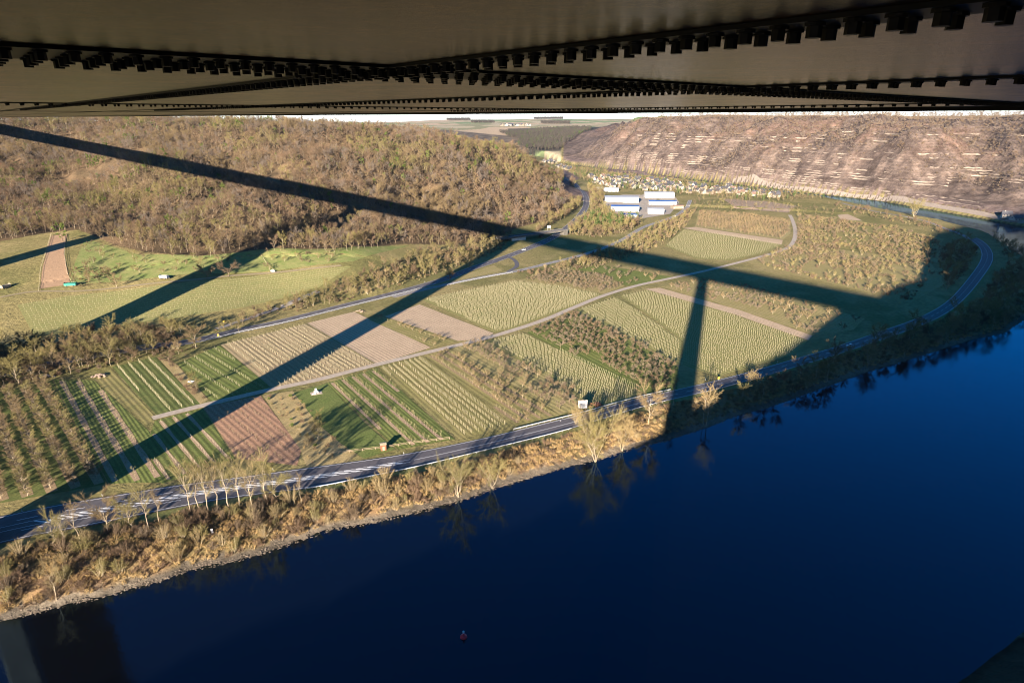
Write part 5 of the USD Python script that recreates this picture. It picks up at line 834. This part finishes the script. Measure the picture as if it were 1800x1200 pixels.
for px, py in [(39, 899), (180, 872), (480, 826), (710, 798), (985, 741), (1366, 637), (1446, 619), (1572, 578), (1652, 541), (1240, 668), (646, 517), (747, 496)]:
    q = at(px, py); t = thing('marker_post', 'small white marker post with black band at the road edge', 'marker post', q, rng.uniform(0, 90), 'marker posts along the roads'); obj('post', box(.16, .13, 1.05), white_paint, t); obj('band', box(.165, .135, .2, 0, 0, .72), black_paint, t)
q = at(374, 941); t = thing('kilometre_board', 'tall narrow white board standing in the bank scrub near the water', 'sign', q, 20); obj('board', box(.7, .1, 2.2, 0, 0, .5), white_paint, t); obj('post', box(.1, .1, .5), wood_post, t)
q = at(1024, 722); t = thing('billboard', 'large white billboard on posts beside the river road', 'billboard', q, 8); obj('panel', box(4.2, .2, 4.0, 0, 0, 1.4), white_paint, t); obj('frame', box(4.5, .12, 4.3, 0, .17, 1.25), wood_post, t); obj('post', box(.2, .2, 1.45, -1.6, .05, -.05), wood_post, t); obj('post', box(.2, .2, 1.45, 1.6, .05, -.05), wood_post, t)
q = at(965, 410); t = thing('road_sign', 'pale traffic sign board beside the overpass end', 'sign', (q[0], q[1], float(zt(q[0], q[1]))), 5); obj('panel', box(4, .15, 3, 0, 0, 6.0), white_paint, t); obj('post', box(.2, .2, 6, -1.5, .1, 0), steel_rail, t); obj('post', box(.2, .2, 6, 1.5, .1, 0), steel_rail, t)
yellow = plain('yellow_paint', (.70, .48, .06), .6, .1, 1)
for px, py, lb in [(384, 593, 'small yellow sign on the near verge of the valley road'), (394, 569, 'small yellow sign on the far verge of the valley road'), (1263, 669, 'small yellow sign at the road right of the pier shadow')]:
    q = at(px, py); t = thing('road_sign', lb, 'sign', q, 10); obj('panel', box(1.2, .06, 1.1, 0, 0, 1.1), yellow, t); obj('post', box(.08, .08, 1.15, 0, .05, 0), steel_rail, t)

# ------------------------------------------------------------------ sheds, trailers, piles, cars, buoy
green_tarp = plain('green_tarpaulin', (.02, .22, .15), .6, .15, .8); red_wood = plain('red_brown_wood', (.22, .09, .05), .8, .2, 1.5); tyre = plain('tyre_rubber', (.02, .02, .02), .8, .1, 3); car_paint = plain('car_paint', (.74, .76, .78), .25, .03, 2, 0, .6); pile_mat = plain('rubble', (.30, .22, .17), .9, .4, 1.2); log_mat = plain('log_wood', (.32, .24, .17), .9, .35, 2.0)
def wheel(x, y, r=.35, w=.22):
    m = trimesh.creation.cylinder(r, w, sections=14); m.apply_transform(trimesh.transformations.rotation_matrix(math.pi / 2, [1, 0, 0])); m.apply_translation([x, y, r]); return m
def trailer(px, py, rz, cover, label, L=6.5, W=2.6):
    q = at(px, py); t = thing('trailer', label, 'trailer', q, rz); obj('chassis', box(L, W * .8, .25, 0, 0, .55), log_mat, t); obj('wall', box(L, W, 1.5, 0, 0, .82), cover, t)
    rf = gable(L + .3, W + .3, .1, .7); rf.apply_translation([0, 0, 2.34]); obj('roof', rf, cover, t); obj('drawbar', box(1.6, .12, .12, L / 2 + .8, 0, .6), log_mat, t)
    for x in (-L * .3, L * .3):
        for y in (-W * .42, W * .42): obj('wheel', wheel(x, y, .42), tyre, t)
trailer(125, 503, 12, green_tarp, 'green covered trailer on the brown paddock', 7.5, 3.4); trailer(289, 490, -10, white_paint, 'white trailer standing on the green pasture', 6.5, 2.8); trailer(10, 506, 75, wall_cream, 'pale trailer at the left edge beside the meadow track', 6, 3)
q = at(482, 478); t = thing('water_trough', 'white water tank lying on the pasture beside the track', 'water tank', q, -5); tk = trimesh.creation.capsule(2.2, .7); tk.apply_transform(trimesh.transformations.rotation_matrix(math.pi / 2, [0, 1, 0])); tk.apply_translation([-1.1, 0, .9]); obj('tank', tk, white_paint, t); obj('stand', box(2.4, 1.1, .3), log_mat, t)
q = at(674, 790); t = thing('garden_shed', 'narrow red brown wooden shed at the lower corner of the strip orchard', 'shed', q, 20); obj('wall', gable(2.2, 2.0, 2.8, .25), red_wood, t); obj('roof', roof_mesh(2.2, 2.0, 2.8, .25, .25, .12), wood_pale, t); obj('door', box(.9, .06, 1.9, 0, -1.02, .1), log_mat, t)
q = at(556, 691); t = thing('garden_shrine', 'small white structure on a pale slab at the top of the lawn', 'garden structure', q, 25); obj('slab', box(5.5, 4.0, .15), track_mat, t); obj('base', box(2.0, 1.6, .9, 0, .5, .15), white_paint, t); obj('column', box(.9, .8, 1.3, 0, .6, 1.05), white_paint, t); obj('bench', box(1.8, .5, .45, -1.2, -1.0, .15), white_paint, t)
def pile(px, py, n, r0, mat, name, label, cat, sz=(.6, 1.4), h=1.0):
    q = at(px, py); t = thing(name, label, cat, q); r = np.random.default_rng(int(px))
    for i in range(n):
        b = trimesh.creation.icosphere(1, .5); b.vertices *= 1 + .25 * r.normal(size=(len(b.vertices), 1)); b.apply_scale(r.uniform(*sz)); b.vertices *= [1.3, .9, .6]; a_ = r.uniform(0, 6.28); k = r.uniform(0, 1) ** .7; b.apply_translation([math.cos(a_) * r0 * k * 1.6, math.sin(a_) * r0 * k, .2 + h * (1 - k) * r.uniform(.4, 1)]); obj('lump', b, mat, t)
pile(175, 661, 34, 2.6, pile_mat, 'rubble_pile', 'pinkish pile of wood and rubble at the top of the grass strips', 'rubble pile'); pile(82, 662, 22, 2.6, slate, 'dark_pile', 'dark covered pile beside the tree belt at the left', 'pile'); pile(335, 672, 6, 1.4, white_paint, 'white_sacks', 'white heap on the brushwood strip', 'heap'); pile(632, 548, 14, 2.4, log_mat, 'brush_pile', 'dark brush pile at the top of the ploughed field', 'brush pile'); pile(1045, 712, 26, 2.6, plain('red_earth', (.22, .10, .06), .9, .3, 1), 'earth_heap', 'red brown earth heap right of the billboard', 'earth heap'); pile(1570, 415, 8, 3, white_paint, 'white_heap', 'white heap on the bushy meadow inside the bend', 'heap')
def make_car(px, py, rz, paint_, label):
    q = at(px, py); t = thing('car', label, 'car', (q[0], q[1], q[2] + .22), rz)
    prof = Polygon([(-2.15, .3), (-2.2, .75), (-2.0, .92), (-.9, .98), (.9, 1.0), (1.9, .85), (2.15, .7), (2.15, .3)]); body = trimesh.creation.extrude_polygon(prof, 1.72, engine='earcut'); body.apply_translation([0, 0, -.86]); body.apply_transform(trimesh.transformations.rotation_matrix(math.pi / 2, [1, 0, 0])); obj('body', body, paint_, t)
    cab = Polygon([(-1.75, .95), (-1.25, 1.40), (.15, 1.42), (.95, .98)]); c_ = trimesh.creation.extrude_polygon(cab, 1.5, engine='earcut'); c_.apply_translation([0, 0, -.75]); c_.apply_transform(trimesh.transformations.rotation_matrix(math.pi / 2, [1, 0, 0])); obj('window', c_, glass_dark, t); obj('roof', box(1.35, 1.4, .05, -.55, 0, 1.41), paint_, t)
    for x in (-1.35, 1.35):
        for y in (-.78, .78): obj('wheel', wheel(x, y, .33), tyre, t)
    for y in (-.6, .6): obj('headlight', box(.06, .35, .14, 2.15, y, .6), white_paint, t)
make_car(921, 440, 38, car_paint, 'silver white car on the valley road just before the overpass'); make_car(1493, 609, 202, car_paint, 'white car on the shaded stretch of the river road'); make_car(1187, 381, 30, car_paint, 'white car on the slip road before the industrial yard')
buoy_red = plain('buoy_red', (.85, .04, .05), .35, .08, 2)
b = G(815, 1119, WATER); t = thing('buoy', 'red river buoy with a pale top mark floating on the dark water', 'buoy', (b[0], b[1], WATER), 20)
fl = trimesh.creation.revolve([(0.001, -.3), (.85, -.3), (1.0, .0), (.95, .35), (.6, .62), (.25, .75), (.001, .75)], sections=28); obj('float', fl, buoy_red, t); obj('tower', trimesh.creation.revolve([(.001, .7), (.24, .72), (.18, 1.5), (.001, 1.5)], sections=16), buoy_red, t); obj('top_mark', trimesh.creation.revolve([(.001, 1.48), (.28, 1.5), (.28, 2.0), (.001, 2.0)], sections=16), white_paint, t)
# fences of the paddock and pasture
def fence(px, label, every=4.0, h=1.2, mat=None):
    c = dense(AT(px)[:, :2], every); p = on(c, -.1); t = thing('paddock_fence', label, 'fence')
    for q in p: obj('post', box(.16, .16, h + .1, *q), mat or wood_pale, t)
    for k, z in enumerate((.55, 1.1)):
        v = np.vstack([p + [0, 0, z + .1], p + [0, 0, z + .22]]); n = len(p); i = np.arange(n - 1); obj('rail', (v, np.vstack([np.column_stack([i, i + 1, i + 1 + n]), np.column_stack([i, i + 1 + n, i + n])])), mat or wood_pale, t)
fence([(90, 412), (82, 440), (72, 470), (68, 512)], 'pale wooden fence along the left side of the brown paddock'); fence([(113, 412), (114, 450), (118, 480), (126, 496)], 'pale wooden fence along the right side of the brown paddock'); fence([(575, 800), (615, 795), (660, 790), (720, 781), (790, 772)], 'low post fence between the strip orchard and the river road', mat=wood_post, every=6.0); fence([(458, 446), (470, 465), (482, 476)], 'short pale fence on the pasture above the white tank')

# ------------------------------------------------------------------ the air of the valley
haze_mat = usdkit.material(stage, '/World/Looks/haze', {'v': ('principled_volume', {'color': (.80, .88, 1.0), 'density': 0.000012, 'anisotropy': 0.35})}, volume='v.volume')
hz_box = trimesh.creation.box([34000, 34000, 500]); hz_box.apply_translation([0, 0, 230])
tag(obj('haze', hz_box, haze_mat), 'thin bluish haze over the valley', None, None, 'stuff')
